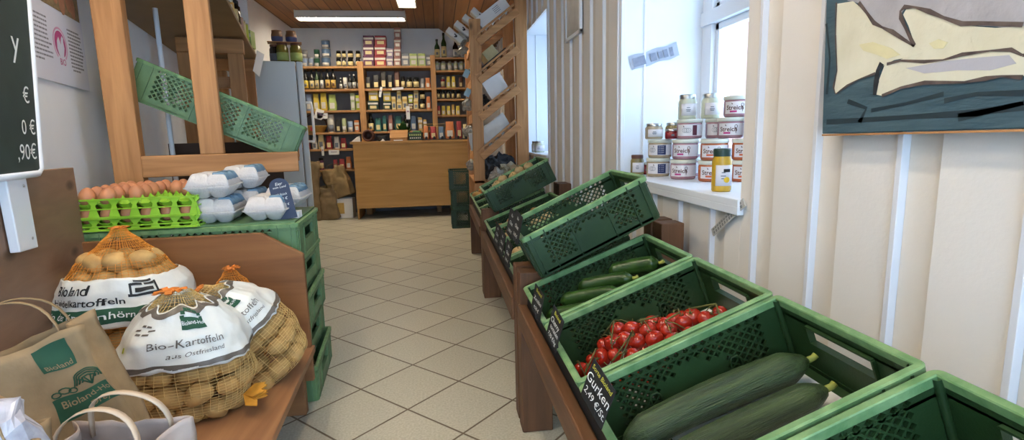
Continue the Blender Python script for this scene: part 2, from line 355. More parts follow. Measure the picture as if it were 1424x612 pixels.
# ------------------------------------------------------------------ luminaires
M_tube = emit('fluorescent_tube', '#fff0da', LAMP)
M_lampw = mat('lamp_housing', '#dddcd6', .4, .04, 8)
def lamp(c, along, L, label):
    """louvred ceiling luminaire: trough housing, tube, cross louvres"""
    r = empty('ceiling_lamp', c, (0, 0, 0 if along == 'x' else PI / 2))
    r['label'] = label; r['category'] = 'ceiling lamp'; r['group'] = 'louvred ceiling lamps'
    q = MB(); W = .2; H = .085
    prof = [(-W / 2 + .02, 0), (W / 2 - .02, 0), (W / 2, -H), (W / 2 - .012, -H), (W / 2 - .03, -.012), (-W / 2 + .03, -.012), (-W / 2 + .012, -H), (-W / 2, -H)]
    q.prism([(-L / 2, y, z) for y, z in prof], (L, 0, 0), M_lampw)
    for s in (-1, 1): q.bb(s * L / 2 - .008, s * L / 2 + .008, -W / 2 + .004, W / 2 - .004, -H, 0, M_lampw)
    q.build('housing', r, bevel=.003)
    q = MB(); n = 14
    for i in range(1, n + 1):
        x = -L / 2 + L * i / (n + 1); q.prism([(x - .002, -W / 2 + .02, -H + .003), (x - .002, W / 2 - .02, -H + .003), (x - .002, W / 2 - .05, -H + .022), (x - .002, -W / 2 + .05, -H + .022)], (.004, 0, 0), M_metal)
    q.build('louvre', r)
    q = MB()
    for s in (-1, 1): q.tube([(-L / 2 + .03, s * .035, -.05), (L / 2 - .03, s * .035, -.05)], .016, M_tube, n=10)
    q.build('tube', r)
lamp((-.94, 6.62, 2.46), 'x', 1.22, 'long white louvred ceiling lamp lying across in front of the back shelves')
lamp((-.27, 5.42, 2.46), 'y', 1.22, 'white louvred ceiling lamp cut by the top edge of the picture')
lamp((-.85, 1.55, 2.46), 'y', 1.22, 'unseen louvred ceiling lamp added to light the potato bench and left wall')  # out of view, added to brighten the left wall and sacks
lamp((-.1, .5, 2.46), 'y', 1.22, 'unseen louvred ceiling lamp added to light the near vegetable crates')  # also out of view, added as extra light for the foreground

# ------------------------------------------------------------------ crates
def perf(q, P0, U, V, N, nu, nv, du, dv, mask, t, mt, r=.72):
    """wall panel of nu x nv cells; mask(i, j) = 0 solid, 1 lattice, 2 open"""
    P0, U, V, N = map(Vector, (P0, U, V, N)); idx = {}; pts = []; polys = []
    def P(a, b):
        k = (round(a, 3), round(b, 3))
        if k not in idx: idx[k] = len(pts); pts.append(P0 + U * (a * du) + V * (b * dv))
        return idx[k]
    M = lambda i, j: mask(i, j) if 0 <= i < nu and 0 <= j < nv else 0
    for i in range(nu):
        for j in range(nv):
            m_ = M(i, j)
            if m_ == 2: continue
            if m_ == 0: polys.append([P(i, j), P(i + 1, j), P(i + 1, j + 1), P(i, j + 1)]); continue
            cx, cy = i + .5, j + .5
            for sx, sy in ((1, 1), (-1, 1), (-1, -1), (1, -1)):
                ci, cj = i + (sx > 0), j + (sy > 0)
                cut = all(M(ci + a, cj + b) == 1 for a in (-1, 0) for b in (-1, 0))
                pl = [(cx + sx * r / 2, cy), (cx + sx * .5, cy)]
                pl += [(cx + sx * .5, cy + sy * (1 - r) / 2), (cx + sx * (1 - r) / 2, cy + sy * .5)] if cut else [(cx + sx * .5, cy + sy * .5)]
                pl += [(cx, cy + sy * .5), (cx, cy + sy * r / 2)]
                if sx * sy < 0: pl = pl[::-1]
                polys.append([P(*a) for a in pl])
    n = len(pts); ed = {}
    for f in polys:
        for a, b in zip(f, f[1:] + f[:1]): ed[(a, b)] = 1
    side = [(a, b, b + n, a + n) for (a, b) in ed if (b, a) not in ed]
    q.add(pts + [p + N * t for p in pts], [tuple(reversed(f)) for f in polys] + [tuple(i + n for i in f) for f in polys] + side, mt)
def ring(q, L, W, prof, rad, mt, n=5):
    """sweep a closed (offset, z) profile round a rounded rectangle L x W"""
    base = []
    for cx, cy, a0 in ((L / 2 - rad, W / 2 - rad, 0), (-L / 2 + rad, W / 2 - rad, PI / 2), (-L / 2 + rad, -W / 2 + rad, PI), (L / 2 - rad, -W / 2 + rad, 3 * PI / 2)):
        for k in range(n + 1):
            a = a0 + PI / 2 * k / n; base.append((cx, cy, math.cos(a), math.sin(a)))
    m_, p_ = len(base), len(prof); vs = []; fs = []
    for cx, cy, c, s in base:
        for o, z in prof: vs.append((cx + (rad + o) * c, cy + (rad + o) * s, z))
    for i in range(m_):
        for j in range(p_): fs.append((i * p_ + j, ((i + 1) % m_) * p_ + j, ((i + 1) % m_) * p_ + (j + 1) % p_, i * p_ + (j + 1) % p_))
    q.add(vs, fs, mt)
def crate_mesh(L, W, H, style, body, rim):
    q = MB(); t = .006; c = .019 if style == 'veg' else .025
    nu = max(3, round((L - .03) / c)); nw = max(3, round((W - .03) / c)); nv = max(3, round((H - .020) / c)); du = (L - .03) / nu; dw = (W - .03) / nw; dv = (H - .020) / nv
    if style == 'veg':
        def ml(i, j):
            if j == 0: return 0
            e = min(i, nu - 1 - i)
            if 2 <= e <= nu * .32: return 1
            if e > nu * .32 and j >= nv - 2 - (e < nu * .42): return 1
            return 0
    else:
        def ml(i, j):
            if j == 0: return 0
            e = min(i, nu - 1 - i)
            if e < 3 or e == round(nu * .34): return 0
            return 1
    def ms(i, j):
        e = abs(i + .5 - nw / 2)
        if j in (nv - 2, nv - 3) and e < nw * .22: return 2
        return 0
    hx, hy = L / 2 - .012, W / 2 - .012
    perf(q, (-L / 2 + .015, -hy, .006), (1, 0, 0), (0, 0, 1), (0, -1, 0), nu, nv, du, dv, ml, t, body)
    perf(q, (-L / 2 + .015, hy, .006), (1, 0, 0), (0, 0, 1), (0, 1, 0), nu, nv, du, dv, ml, t, body)
    perf(q, (-hx, -W / 2 + .015, .006), (0, 1, 0), (0, 0, 1), (-1, 0, 0), nw, nv, dw, dv, ms, t, body)
    perf(q, (hx, -W / 2 + .015, .006), (0, 1, 0), (0, 0, 1), (1, 0, 0), nw, nv, dw, dv, ms, t, body)
    # base with openings
    nb, nc = round((L - .03) / .03), round((W - .03) / .03)
    perf(q, (-L / 2 + .015, -W / 2 + .015, .006), (1, 0, 0), (0, 1, 0), (0, 0, -1), nb, nc, (L - .03) / nb, (W - .03) / nc, lambda i, j: 1 if 0 < i < nb - 1 and 0 < j < nc - 1 else 0, .004, body, r=.75)
    # rounded corner posts, bottom edge, bead and rim
    for sx in (-1, 1):
        for sy in (-1, 1):
            q.lathe([(.0062, .004), (.0062, H - .004)], body, (sx * (L / 2 - .0150), sy * (W / 2 - .0150), 0), n=16)
            q.box((sx * (L / 2 - .030), sy * (hy + t + .0022), H / 2), (.005, .009, H - .01), body)
            q.box((sx * (L / 2 - .075), sy * (hy + t + .0022), H / 2), (.004, .009, H - .01), body); q.box((sx * L * .14, sy * (hy + t + .0015), H / 2), (.004, .008, H - .01), body)
            q.box((sx * (hx + t), sy * (W / 2 - .034), H / 2), (.005, .006, H - .01), body)
            q.box((sx * (hx + t), sy * W * .24, H / 2), (.005, .005, H - .01), body)
    ring(q, L - .02, W - .02, [(-.004, 0), (.004, 0), (.004, .014), (-.004, .014)], .012, body)
    ring(q, L - .012, W - .012, [(-.006, H - .032), (.002, H - .032), (.002, H - .027), (-.006, H - .027)], .012, body)
    ring(q, L, W, [(-.013, H - .016), (-.001, H - .016), (0, H - .002), (-.003, H), (-.0125, H), (-.014, H - .002)], .014, rim)
    # frame round the hand holes
    for sx in (-1, 1):
        z0 = .006 + (nv - 3) * dv; z1 = .006 + (nv - 1) * dv; e = nw * .22
        k = sum(1 for i in range(nw) if abs(i + .5 - nw / 2) < e) * dw / 2
        for z in (z0, z1): q.box((sx * hx, 0, z), (.013, 2 * k, .004), body)
        for s in (-1, 1): q.box((sx * hx, s * k, (z0 + z1) / 2), (.013, .004, z1 - z0), body)
    # raised U clips on the long sides
    for sy in (-1, 1):
        for x in (-.2 * L, .2 * L):
            for s in (-1, 1):
                q.tube([(x - .011, sy * (hy + s * .0035), .02), (x - .011, sy * (hy + s * .0035), .06), (x - .006, sy * (hy + s * .0035), .068), (x + .006, sy * (hy + s * .0035), .068), (x + .011, sy * (hy + s * .0035), .06), (x + .011, sy * (hy + s * .0035), .02)], .0022, body, n=5)
    return q
_cr = {}
def crate(key, rimc, tilt, label, group=None, rz=0, bottom=False, rx=0):
    """rimc is the middle of the crate's rim (or of its base when bottom is set)"""
    L, W, H, style, body, rim = CR[key]
    if key not in _cr:
        o = crate_mesh(L, W, H, style, body, rim).build('vegetable_crate'); _cr[key] = o
    else:
        o = _cr[key].copy(); C.objects.link(o)
    R = Matrix.Rotation(rz, 4, 'Z') @ Matrix.Rotation(tilt, 4, 'Y') @ Matrix.Rotation(rx, 4, 'X')
    o.matrix_world = Matrix.Translation(Vector(rimc) - (Vector((0, 0, 0)) if bottom else (R @ Vector((0, 0, H))))) @ R
    o.rotation_mode = 'XYZ'
    return tag(o, label, 'crate', group)
CR = dict(veg=(.436, .332, .144, 'veg', M_green, M_rim), stack=(.60, .40, .213, 'veg', M_green, M_green), egg=(.72, .46, .143, 'full', M_green2, M_rim), tilt=(.763, .466, .186, 'full', M_green2, M_rim))
T = -.37; CX, CZ = .446, .602
row = {}
row['front'] = crate('veg', (CX, .423, CZ), T, 'empty green crate cut off by the bottom right corner of the picture', 'sloping crates along the right wall')
row['cuc'] = crate('veg', (CX, .763, CZ), T, 'green sloping crate holding two large cucumbers', 'sloping crates along the right wall')
row['tom'] = crate('veg', (CX, 1.102, CZ), T, 'green sloping crate holding red vine tomatoes', 'sloping crates along the right wall')
row['zuc'] = crate('veg', (CX, 1.442, CZ), T, 'green sloping crate holding dark zucchini', 'sloping crates along the right wall')
far = [(1.92, 'green crate hidden under the large empty raised crate with one red apple'), (2.26, 'green low crate with a pale fruit behind the black price cards'), (2.60, 'green low crate with pale bulbs just behind the card pair'), (2.93, 'green low crate with yellowish bulbs at the corner of the far post')]
for i, (y, lb) in enumerate(far): row['far%d' % i] = crate('veg', (CX, y, .586), T, lb, 'sloping crates along the right wall')
for i, y in enumerate((3.44, 3.78, 4.12, 4.42)):
    row['end%d' % i] = crate('veg', (CX, y, .59), T, ['green crate in the far row directly below the raised far crate', 'green crate with dark and pale fruit in the far row', 'green crate with leafy stuff in the far row', 'farthest green sloping crate with red apples beside the tall rack'][i], 'sloping crates along the right wall')
UE = crate('veg', (.43, 1.722, .78), -.431, 'large empty green crate raised above the zucchini crate', 'raised tilted crates')
UF = crate('veg', (.44, 3.265, .771), -.446, 'raised tilted green crate in the far row next to the tall rack', 'raised tilted crates')

# ------------------------------------------------------------------ crate tables along the right wall
def table(y0, y1, zf, rtop, label, rl=.07):
    r = empty('crate_table', (.5, (y0 + y1) / 2, 0)); tag(r, label, 'table', 'brown crate tables'); oy = (y0 + y1) / 2
    for y in (y0 + .035, y1 - .035):
        q = MB(); q.bb(.24 - .5, .345 - .5, y - .035 - oy, y + .035 - oy, 0, zf, M_wb[2]); q.build('leg', r, bevel=.004)
        q = MB(); q.bb(.72 - .5, .80 - .5, y - .035 - oy, y + .035 - oy, 0, .70, M_wb[2]); q.build('leg', r, bevel=.004)
        q = MB(); q.bar((.30 - .5, y - oy, .335), (.76 - .5, y - oy, .507), .03, .06, M_wb[0]); q.build('bearer', r, bevel=.003)
    q = MB(); q.bb(.232 - .5, .262 - .5, y0 + .071 - oy, y1 - .071 - oy, rtop - rl, rtop, M_wb[1]); q.build('front_rail', r, bevel=.004)
    q = MB(); q.bb(.264 - .5, .27 - .5, y0 + .071 - oy, y1 - .071 - oy, rtop - .06, rtop + .035, M_black); q.build('price_strip', r)
    q = MB(); q.bb(.70 - .5, .725 - .5, y0 + .071 - oy, y1 - .071 - oy, .42, .485, M_wb[1]); q.build('rear_rail', r, bevel=.004)
table(-.35, 1.715, .56, .455, 'near brown wooden table carrying the tomato and cucumber crates')
table(1.735, 3.25, .56, .43, 'middle brown wooden table under the black price cards', .085)
table(3.27, 4.545, .50, .43, 'far brown wooden table reaching to the tall rack')

# ------------------------------------------------------------------ back shelves
sh = empty('wall_shelf', (-.7, 7.4, 0)); tag(sh, 'wooden open shelves of jars and packets covering the back wall', 'shelf')
SZ = {'T': 1.931, 'A': 1.647, 'B': 1.377, 'C': 1.099, 'D': 0.885, 'E': 0.614, 'RT': 2.035, 'RA': 1.87, 'RB': 1.649, 'RC': 1.504, 'RD': 1.293}
def sbb(name, x0, x1, y0, y1, z0, z1, mt, bev=.002):
    q = MB(); q.bb(x0 + .7, x1 + .7, y0 - 7.4, y1 - 7.4, z0, z1, mt); return q.build(name, sh, bevel=bev)
for k in ('T', 'A', 'B', 'C', 'D', 'E'):
    x1 = -.065 if k in 'TABC' else -1.0
    sbb('shelf_board', -1.84, x1, 7.21, 7.54, SZ[k] - .028, SZ[k] - .001, M_backs[0])
for k in ('RT', 'RA', 'RB', 'RC', 'RD'): sbb('shelf_board', -.002, .5, 7.21, 7.54, SZ[k] - .024, SZ[k] - .001, M_backs[0])
for a, b, top in ((-.997, -.922, 1.985), (-.066, -.001, 2.06), (.50, .56, 2.06)): sbb('shelf_post', a, b, 7.19, 7.54, 0, top, M_backs[2], .003)
sbb('shelf_back', -1.845, .50, 7.54, 7.555, 0, 1.92, M_dark, 0)

def bottle_prof(r, h): return [(0, 0), (r * .96, 0), (r, .006), (r, h * .56), (r * .86, h * .64), (r * .42, h * .76), (r * .36, h * .9), (r * .42, h * .905), (r * .42, h), (0, h)]
_gc = {}
def goods(kind, col, w_, h_, loc):
    key = (kind, col, round(w_, 2), round(h_, 2))
    sx, sz = w_ / round(w_, 2) if round(w_, 2) else 1, h_ / round(h_, 2)
    if key not in _gc:
        W, H = round(w_, 2), round(h_, 2); r = W / 2; m_ = pal(col); root = empty(dict(can='food_can', jar='glass_jar', box='food_box', bottle='glass_bottle', pouch='food_pouch')[kind])
        lab = pal('cream') if col in ('black', 'brown', 'red', 'purple', 'teal', 'dark green') else pal('slate') if col in ('white', 'cream') else pal('white')
        if kind == 'can':
            MB().lathe([(0, 0), (r, 0), (r, .003), (r * .96, .006), (r * .96, H - .006), (r, H - .003), (r, H), (r * .93, H), (r * .93, H - .003), (0, H - .003)], M_metal, n=20).build('tin', root)
            MB().lathe([(r * .975, .008), (r * .975, H - .008)], m_, n=20).build('wrapper', root, solid=.001)
            MB().lathe([(r * .985, .012), (r * .985, H * .42)], lab, n=12, a0=-2.4, a1=-.75).build('emblem', root, solid=.001)
        elif kind == 'jar':
            g = M_glassd if col in ('black', 'brown') else m_
            MB().lathe([(0, 0), (r * .95, 0), (r, .004), (r, H * .74), (r * .82, H * .82), (0, H * .82)], g, n=20).build('glass', root)
            MB().lathe([(0, H), (r * .84, H), (r * .88, H - .003), (r * .88, H * .82), (0, H * .82)], M_black if col in ('black', 'brown', 'purple') else M_metal, n=20).build('lid', root)
            MB().lathe([(r * 1.01, H * .12), (r * 1.01, H * .6)], lab, n=14, a0=-2.7, a1=-.4).build('label_band', root, solid=.001)
        elif kind == 'box':
            D = min(.16, max(.06, W)); q = MB(); q.box((0, D / 2 - .0, H / 2), (W - .004, D, H - .002), m_); q.build('carton', root, bevel=.002)
            q = MB(); q.bb(-W * .47, W * .47, -.0015, .001, H * .60, H * .80, pal('white') if lab != pal('slate') else pal('gold')); q.bb(-W * .3, W * .3, -.0015, .001, H * .14, H * .46, lab); q.build('print', root)
        elif kind == 'bottle':
            clear = col == 'white' and H < .2; g = M_glassg if col in ('green', 'dark green') else M_glassd
            MB().lathe(bottle_prof(r, H), g, n=18).build('glass', root)
            MB().lathe([(r * .45, H * .9), (r * .45, H + .002), (0, H + .002)], m_ if H < .2 else M_black, n=14).build('cap', root)
            MB().lathe([(r * 1.012, H * .06), (r * 1.012, H * .46)], pal('cream') if 'green' in col else m_, n=14, a0=-2.75, a1=-.4).build('label_band', root, solid=.001)
            MB().lathe([(r * 1.03, H * .16), (r * 1.03, H * .30)], pal('slate') if col != 'gold' else pal('brown'), n=8, a0=-2.0, a1=-1.2).build('emblem', root, solid=.001)
        else:
            D = min(.07, W * .7)
            def pf(u, v, W=W, H=H, D=D):
                a = 2 * PI * u; t = 1 - v ** 3 * .93; b = .8 + .2 * math.sin(PI * min(1, v * 1.3 + .15))
                return (W / 2 * math.copysign(abs(math.cos(a)) ** .55, math.cos(a)) * b, D / 2 * t * math.copysign(abs(math.sin(a)) ** .7, math.sin(a)) + D / 2, H * v)
            q = MB(); q.grid(pf, 20, 8, m_, closed=True); q.add([pf(i / 20, 0) for i in range(20)], [tuple(range(20))], m_); q.build('bag', root)
            q = MB(); fn = lambda u, v: (u, D / 2 - (1 - ((v / H) ** 3) * .93) * D / 2 - .002, v)
            q.grid(lambda u, v: fn((u - .5) * W * .55, H * (.12 + .36 * v)), 1, 4, lab, smooth=False); q.build('label_patch', root, solid=.001)
        _gc[key] = root; root.location = loc; root.scale = (sx, 1, sz); return root
    return dup(_gc[key], loc, None, (sx, 1, sz))
GOODS = [
('T','can','blue',-1.728,0.061,1.931,0.11),('T','can','blue',-1.654,0.07,1.931,0.11),('T','can','blue',-1.579,0.062,1.931,0.11),('T','can','grey',-1.646,0.07,2.041,0.097),
('T','can','green',-1.504,0.071,1.931,0.11),('T','can','green',-1.497,0.07,2.041,0.106),('T','can','steel blue',-1.394,0.115,1.931,0.118),('T','can','steel blue',-1.386,0.115,2.049,0.11),
('T','can','steel blue',-1.382,0.106,2.159,0.101),('T','jar','black',-1.234,0.062,1.931,0.104),('T','jar','black',-1.227,0.062,2.035,0.093),('T','jar','black',-1.167,0.054,1.931,0.104),
('T','jar','black',-1.16,0.054,2.035,0.093),('T','jar','black',-1.086,0.072,1.931,0.104),('T','jar','black',-1.08,0.072,2.035,0.093),('T','jar','black',-0.992,0.063,1.931,0.103),
('T','jar','black',-0.985,0.063,2.034,0.094),('T','box','purple',-0.857,0.136,1.931,0.134),('T','box','purple',-0.848,0.135,2.065,0.125),('T','box','purple',-0.84,0.135,2.19,0.124),
('T','box','red',-0.707,0.146,1.931,0.134),('T','box','red',-0.699,0.145,2.065,0.125),('T','box','red',-0.691,0.145,2.19,0.124),('T','box','lilac',-0.586,0.087,1.931,0.115),
('T','box','lilac',-0.579,0.087,2.046,0.108),('T','box','rose brown',-0.49,0.087,1.931,0.115),('T','box','rose brown',-0.483,0.087,2.046,0.117),('T','box','rose brown',-0.477,0.087,2.163,0.116),
('T','box','rose brown',-0.47,0.087,2.279,0.133),('T','box','slate',-0.386,0.092,1.931,0.16),('T','box','light green',-0.282,0.097,1.931,0.159),('T','box','light green',-0.176,0.098,1.931,0.159),
('T','box','slate',-0.085,0.065,1.931,0.141),('A','bottle','cream',-1.787,0.044,1.647,0.244),('A','bottle','white',-1.73,0.053,1.647,0.253),('A','bottle','yellow',-1.659,0.071,1.647,0.244),
('A','bottle','cream',-1.584,0.062,1.647,0.243),('A','bottle','green',-1.52,0.049,1.647,0.252),('A','bottle','white',-1.46,0.045,1.647,0.251),('A','bottle','gold',-1.388,0.062,1.647,0.26),
('A','bottle','gold',-1.316,0.063,1.647,0.259),('A','bottle','white',-1.223,0.036,1.647,0.142),('A','can','white',-1.169,0.054,1.647,0.151),('A','bottle','grey',-1.11,0.045,1.647,0.186),
('A','bottle','white',-1.056,0.045,1.647,0.186),('A','bottle','grey',-0.999,0.05,1.647,0.167),('A','pouch','black',-0.879,0.073,1.647,0.148),('A','pouch','black',-0.778,0.091,1.647,0.175),
('A','pouch','black',-0.682,0.083,1.647,0.219),('A','pouch','black',-0.597,0.069,1.647,0.173),('A','pouch','brown',-0.507,0.083,1.647,0.227),('A','jar','brown',-0.431,0.051,1.647,0.154),
('A','jar','black',-0.352,0.079,1.647,0.144),('A','jar','black',-0.262,0.075,1.647,0.143),('A','pouch','grey',-0.18,0.051,1.647,0.124),('A','pouch','orange',-0.11,0.07,1.647,0.133),
('B','pouch','slate',-1.721,0.062,1.377,0.237),('B','pouch','blue',-1.641,0.08,1.377,0.21),('B','pouch','yellow',-1.552,0.08,1.377,0.217),('B','pouch','yellow',-1.458,0.09,1.377,0.225),
('B','pouch','light green',-1.35,0.108,1.377,0.206),('B','box','pale green',-1.088,0.055,1.377,0.221),('B','box','lime',-1.022,0.059,1.377,0.193),('B','box','dark green',-0.832,0.138,1.377,0.117),
('B','box','yellow',-0.821,0.119,1.494,0.128),('B','box','dark green',-0.653,0.102,1.377,0.105),('B','box','yellow',-0.649,0.097,1.483,0.129),('B','box','cream',-0.565,0.056,1.377,0.169),
('B','box','cream',-0.495,0.065,1.377,0.122),('B','box','cream',-0.493,0.056,1.499,0.12),('B','box','cream',-0.421,0.065,1.377,0.167),('B','box','brown',-0.348,0.061,1.377,0.083),
('B','box','lime',-0.344,0.061,1.46,0.111),('B','box','cream',-0.278,0.061,1.377,0.128),('B','box','cream',-0.271,0.061,1.505,0.129),('B','jar','brown',-0.196,0.066,1.377,0.118),
('B','jar','brown',-0.19,0.066,1.495,0.12),('B','pouch','orange',-0.114,0.061,1.377,0.163),('C','can','white',-1.389,0.09,1.099,0.23),('C','pouch','black',-1.294,0.064,1.099,0.155),
('C','can','pale green',-1.219,0.059,1.099,0.181),('C','can','blue',-1.142,0.068,1.099,0.142),('C','box','orange',-1.057,0.064,1.099,0.15),('C','bottle','cream',-0.878,0.074,1.099,0.23),
('C','pouch','teal',-0.783,0.088,1.099,0.173),('C','pouch','teal',-0.7,0.06,1.099,0.199),('C','pouch','rose brown',-0.623,0.065,1.099,0.207),('C','pouch','teal',-0.52,0.103,1.099,0.196),
('C','bottle','white',-0.424,0.061,1.099,0.204),('C','pouch','steel blue',-0.323,0.085,1.099,0.192),('C','box','gold',-0.234,0.057,1.099,0.172),('C','box','gold',-0.172,0.047,1.099,0.143),
('D','pouch','red',-1.779,0.063,0.885,0.148),('D','pouch','red',-1.703,0.072,0.885,0.138),('D','pouch','white',-1.609,0.063,0.885,0.154),('D','pouch','cream',-1.527,0.081,0.885,0.198),
('D','pouch','red',-1.428,0.082,0.885,0.168),('D','pouch','white',-1.332,0.073,0.885,0.157),('D','pouch','red',-1.246,0.082,0.885,0.136),('E','jar','purple',-1.548,0.064,0.614,0.153),
('E','pouch','red',-1.366,0.064,0.614,0.13),('E','pouch','red',-1.284,0.083,0.614,0.137),('E','pouch','orange',-1.196,0.074,0.614,0.162),('RT','bottle','green',0.03,0.07,2.035,0.236),
('RT','bottle','dark green',0.119,0.07,2.035,0.317),('RT','bottle','white',0.271,0.075,2.035,0.236),('RA','jar','pale green',0.022,0.052,1.87,0.12),('RA','jar','pale green',0.1,0.066,1.87,0.119),
('RA','jar','pale green',0.189,0.057,1.87,0.119),('RA','jar','pale green',0.265,0.057,1.87,0.119),('RA','jar','pale green',0.341,0.057,1.87,0.118),('RB','jar','red',0.086,0.057,1.649,0.139),
('RB','pouch','yellow',0.161,0.057,1.649,0.147),('RB','pouch','yellow',0.228,0.057,1.649,0.147),('RB','pouch','brown',0.323,0.057,1.649,0.137),('RC','jar','brown',0.025,0.043,1.504,0.118),
('RC','jar','brown',0.084,0.047,1.504,0.117),('RC','jar','brown',0.151,0.047,1.504,0.116),('RC','jar','brown',0.215,0.043,1.504,0.116),('RC','jar','brown',0.289,0.057,1.504,0.115),
('RD','pouch','red',0.018,0.047,1.293,0.124),('RD','pouch','yellow',0.08,0.057,1.293,0.123),('RD','pouch','yellow',0.147,0.057,1.293,0.122),('RD','pouch','gold',0.209,0.048,1.293,0.14),
('RD','pouch','yellow',0.271,0.058,1.293,0.12),]
SN = dict(T='top board of the back shelf', A='second board of the back shelves', B='third board of the back shelves', C='fourth board of the back shelves', D='board left of the counter', E='lowest board left of the counter',
          RT='top board beside the tall rack', RA='second narrow board beside the rack', RB='third narrow board beside the rack', RC='fourth narrow board beside the rack', RD='lowest narrow board beside the rack')
KN = dict(can='can', jar='jar', box='box', bottle='bottle', pouch='pouch'); cnt = {}
tot = {}
for g in GOODS: tot[(g[0], g[1], g[2])] = tot.get((g[0], g[1], g[2]), 0) + 1
for s, k, c, x, w_, z, h_ in GOODS:
    o = goods(k, c, w_, h_, (x, 7.25 + (w_ / 2 if k in ('can', 'jar', 'bottle') else 0) + rnd.uniform(0, .012), z))
    n = cnt[(s, k, c)] = cnt.get((s, k, c), 0) + 1
    pos = '' if tot[(s, k, c)] == 1 else ', %s from left' % ORD[n - 1]
    up = '' if z < SZ[s] + .02 else 'stacked '
    tag(o, '%s%s %s on the %s%s' % (up, c, KN[k], SN[s], pos), KN[k], '%ss on the %s' % (KN[k], SN[s]))
# price slips hanging from the boards
for x, z, a, b, r_, lb in ((-1.51, 1.33, .10, .13, .35, 'tilted white slip hanging over the yellow pouches'), (-1.47, 1.31, .13, .07, .05, 'wide white slip under the yellow pouches'), (-.72, 1.60, .03, .13, .2, 'narrow slanted white slip between the yellow tea boxes'), (-.50, 1.64, .15, .03, -.08, 'flat white price rail below the brown pouch'), (-.385, 1.33, .05, .17, 0, 'tall white slip hanging in front of the teal packets'), (-1.5, .86, .03, .12, 0, 'narrow white slip above the paper bags'), (-1.36, .84, .13, .06, 0, 'wide white slip above the paper bags')):
    q = MB(); q.box((0, 0, 0), (a, .002, b), M_paper); q.box((0, -.0015, b * .1), (a * .6, .001, b * .12), pal('lilac'))
    o = q.build('price_slip'); o.location = (x, 7.195, z); o.rotation_euler = (0, r_, 0); tag(o, lb, 'price slip', 'price slips on the back shelves')
# basket on the fourth board
r = empty('bread_basket', (-1.60, 7.33, SZ['C'])); tag(r, 'pale wicker basket with a red label on the back shelf', 'basket')
MB().lathe([(0, .002), (.11, .002), (.15, .08), (.158, .085), (.15, .09), (.105, .012), (0, .012)], pal('gold'), n=28).build('bowl', r)
q = MB(); q.box((0, -.145, .045), (.06, .004, .05), pal('red')); q.build('label_patch', r)
q = MB(); q.tube([(-.15 * math.cos(a), 0, .08 + .16 * math.sin(a)) for a in [PI * i / 14 for i in range(15)]], .006, pal('brown')); q.build('handle', r)

# ------------------------------------------------------------------ sales counter
r = empty('sales_counter', (-.35, 6.9, 0)); tag(r, 'light brown wooden sales counter at the end of the aisle', 'counter')
q = MB(); q.bb(-.73, .73, -.15, .45, .94, .97, M_counter); q.build('counter_top', r, bevel=.003)
q = MB(); q.bb(-.70, .71, -.135, -.115, .14, .94, M_counter); q.build('front_panel', r, bevel=.002)
for x in (-.70, .69):
    q = MB(); q.bb(x, x + .022, -.115, .40, 0, .94, M_counter); q.build('side_panel', r, bevel=.002)
q = MB(); q.bb(-.55, -.15, .3, .36, .10, .13, M_black); q.build('foot_rail', r)
CT = .971
def top(o, lb, cat, g=None): return tag(o, lb, cat, g)
q = MB()
q.lathe([(0, 0), (.068, 0), (.072, .012), (.072, .15), (.068, .16), (.05, .16), (.05, .03), (0, .03)], pal('brown'), n=24, R=Matrix.Rotation(PI / 2, 3, 'X'))
o = q.build('log_roll'); o.location = (-.87, 6.98, CT + .0725); top(o, 'round brown hollow log lying on the counter', 'roll')
def pouchbag(x, w_, h_, c, lb):
    o = goods('pouch', c, w_, h_, (x, 6.83, CT + .012)); return tag(o, lb, 'pouch', 'tea pouches on the counter')
r = empty('pouch_rack', (.08, 6.86, CT)); tag(r, 'low black display rack on the counter holding bright pouches', 'rack')
q = MB(); q.bb(-.29, .29, -.05, .06, 0, .010, M_black); q.build('base', r)
for i in range(6):
    q = MB(); x = -.25 + i * .1; q.prism([(x, -.052, 0), (x + .03, -.052, 0), (x + .03, -.052, .035), (x + .015, -.052, .05), (x, -.052, .03)], (0, .003, 0), M_black); q.build('divider', r)
q = MB(); q.tube([(-.24, .06, .01), (-.24, .06, .20), (.05, .06, .20), (.05, .06, .01)], .004, pal('gold')); q.tube([(-.24, .06, .17), (.05, .06, .17)], .004, pal('gold')); q.build('rail', r)
for x, w_, h_, c, lb in ((-.155, .075, .165, 'orange', 'pale orange pouch at the left end of the counter rack'), (-.065, .088, .155, 'red', 'dull red pouch in the counter rack with white label'), (.036, .075, .155, 'steel blue', 'navy and white pouch in the counter rack'), (.145, .125, .215, 'orange', 'large orange pouch in the counter rack'), (.262, .075, .215, 'red', 'tall red pouch near the right end of the counter'), (.335, .055, .175, 'cream', 'cream pouch at the right end of the counter')): pouchbag(x, w_, h_, c, lb)
r = empty('wooden_box', (-.495, 6.87, CT), (0, 0, 0)); tag(r, 'small wooden box with slanted lid on the counter', 'box')
q = MB(); q.prism([(-.105, -.05, 0), (-.105, .08, 0), (-.105, .08, .12), (-.105, -.05, .03)], (.21, 0, 0), M_backs[0]); q.build('case', r, bevel=.002)
q = MB(); q.bar((-.0, -.058, .034), (0, .085, .132), .22, .008, M_backs[0]); q.build('lid', r, bevel=.002)
q = MB(); q.bb(-.06, .05, -.075, -.055, 0, .012, M_paper); top(q.build('paper_note'), 'small white note lying in front of the wooden box', 'note').location = (-.495, 6.85, CT)
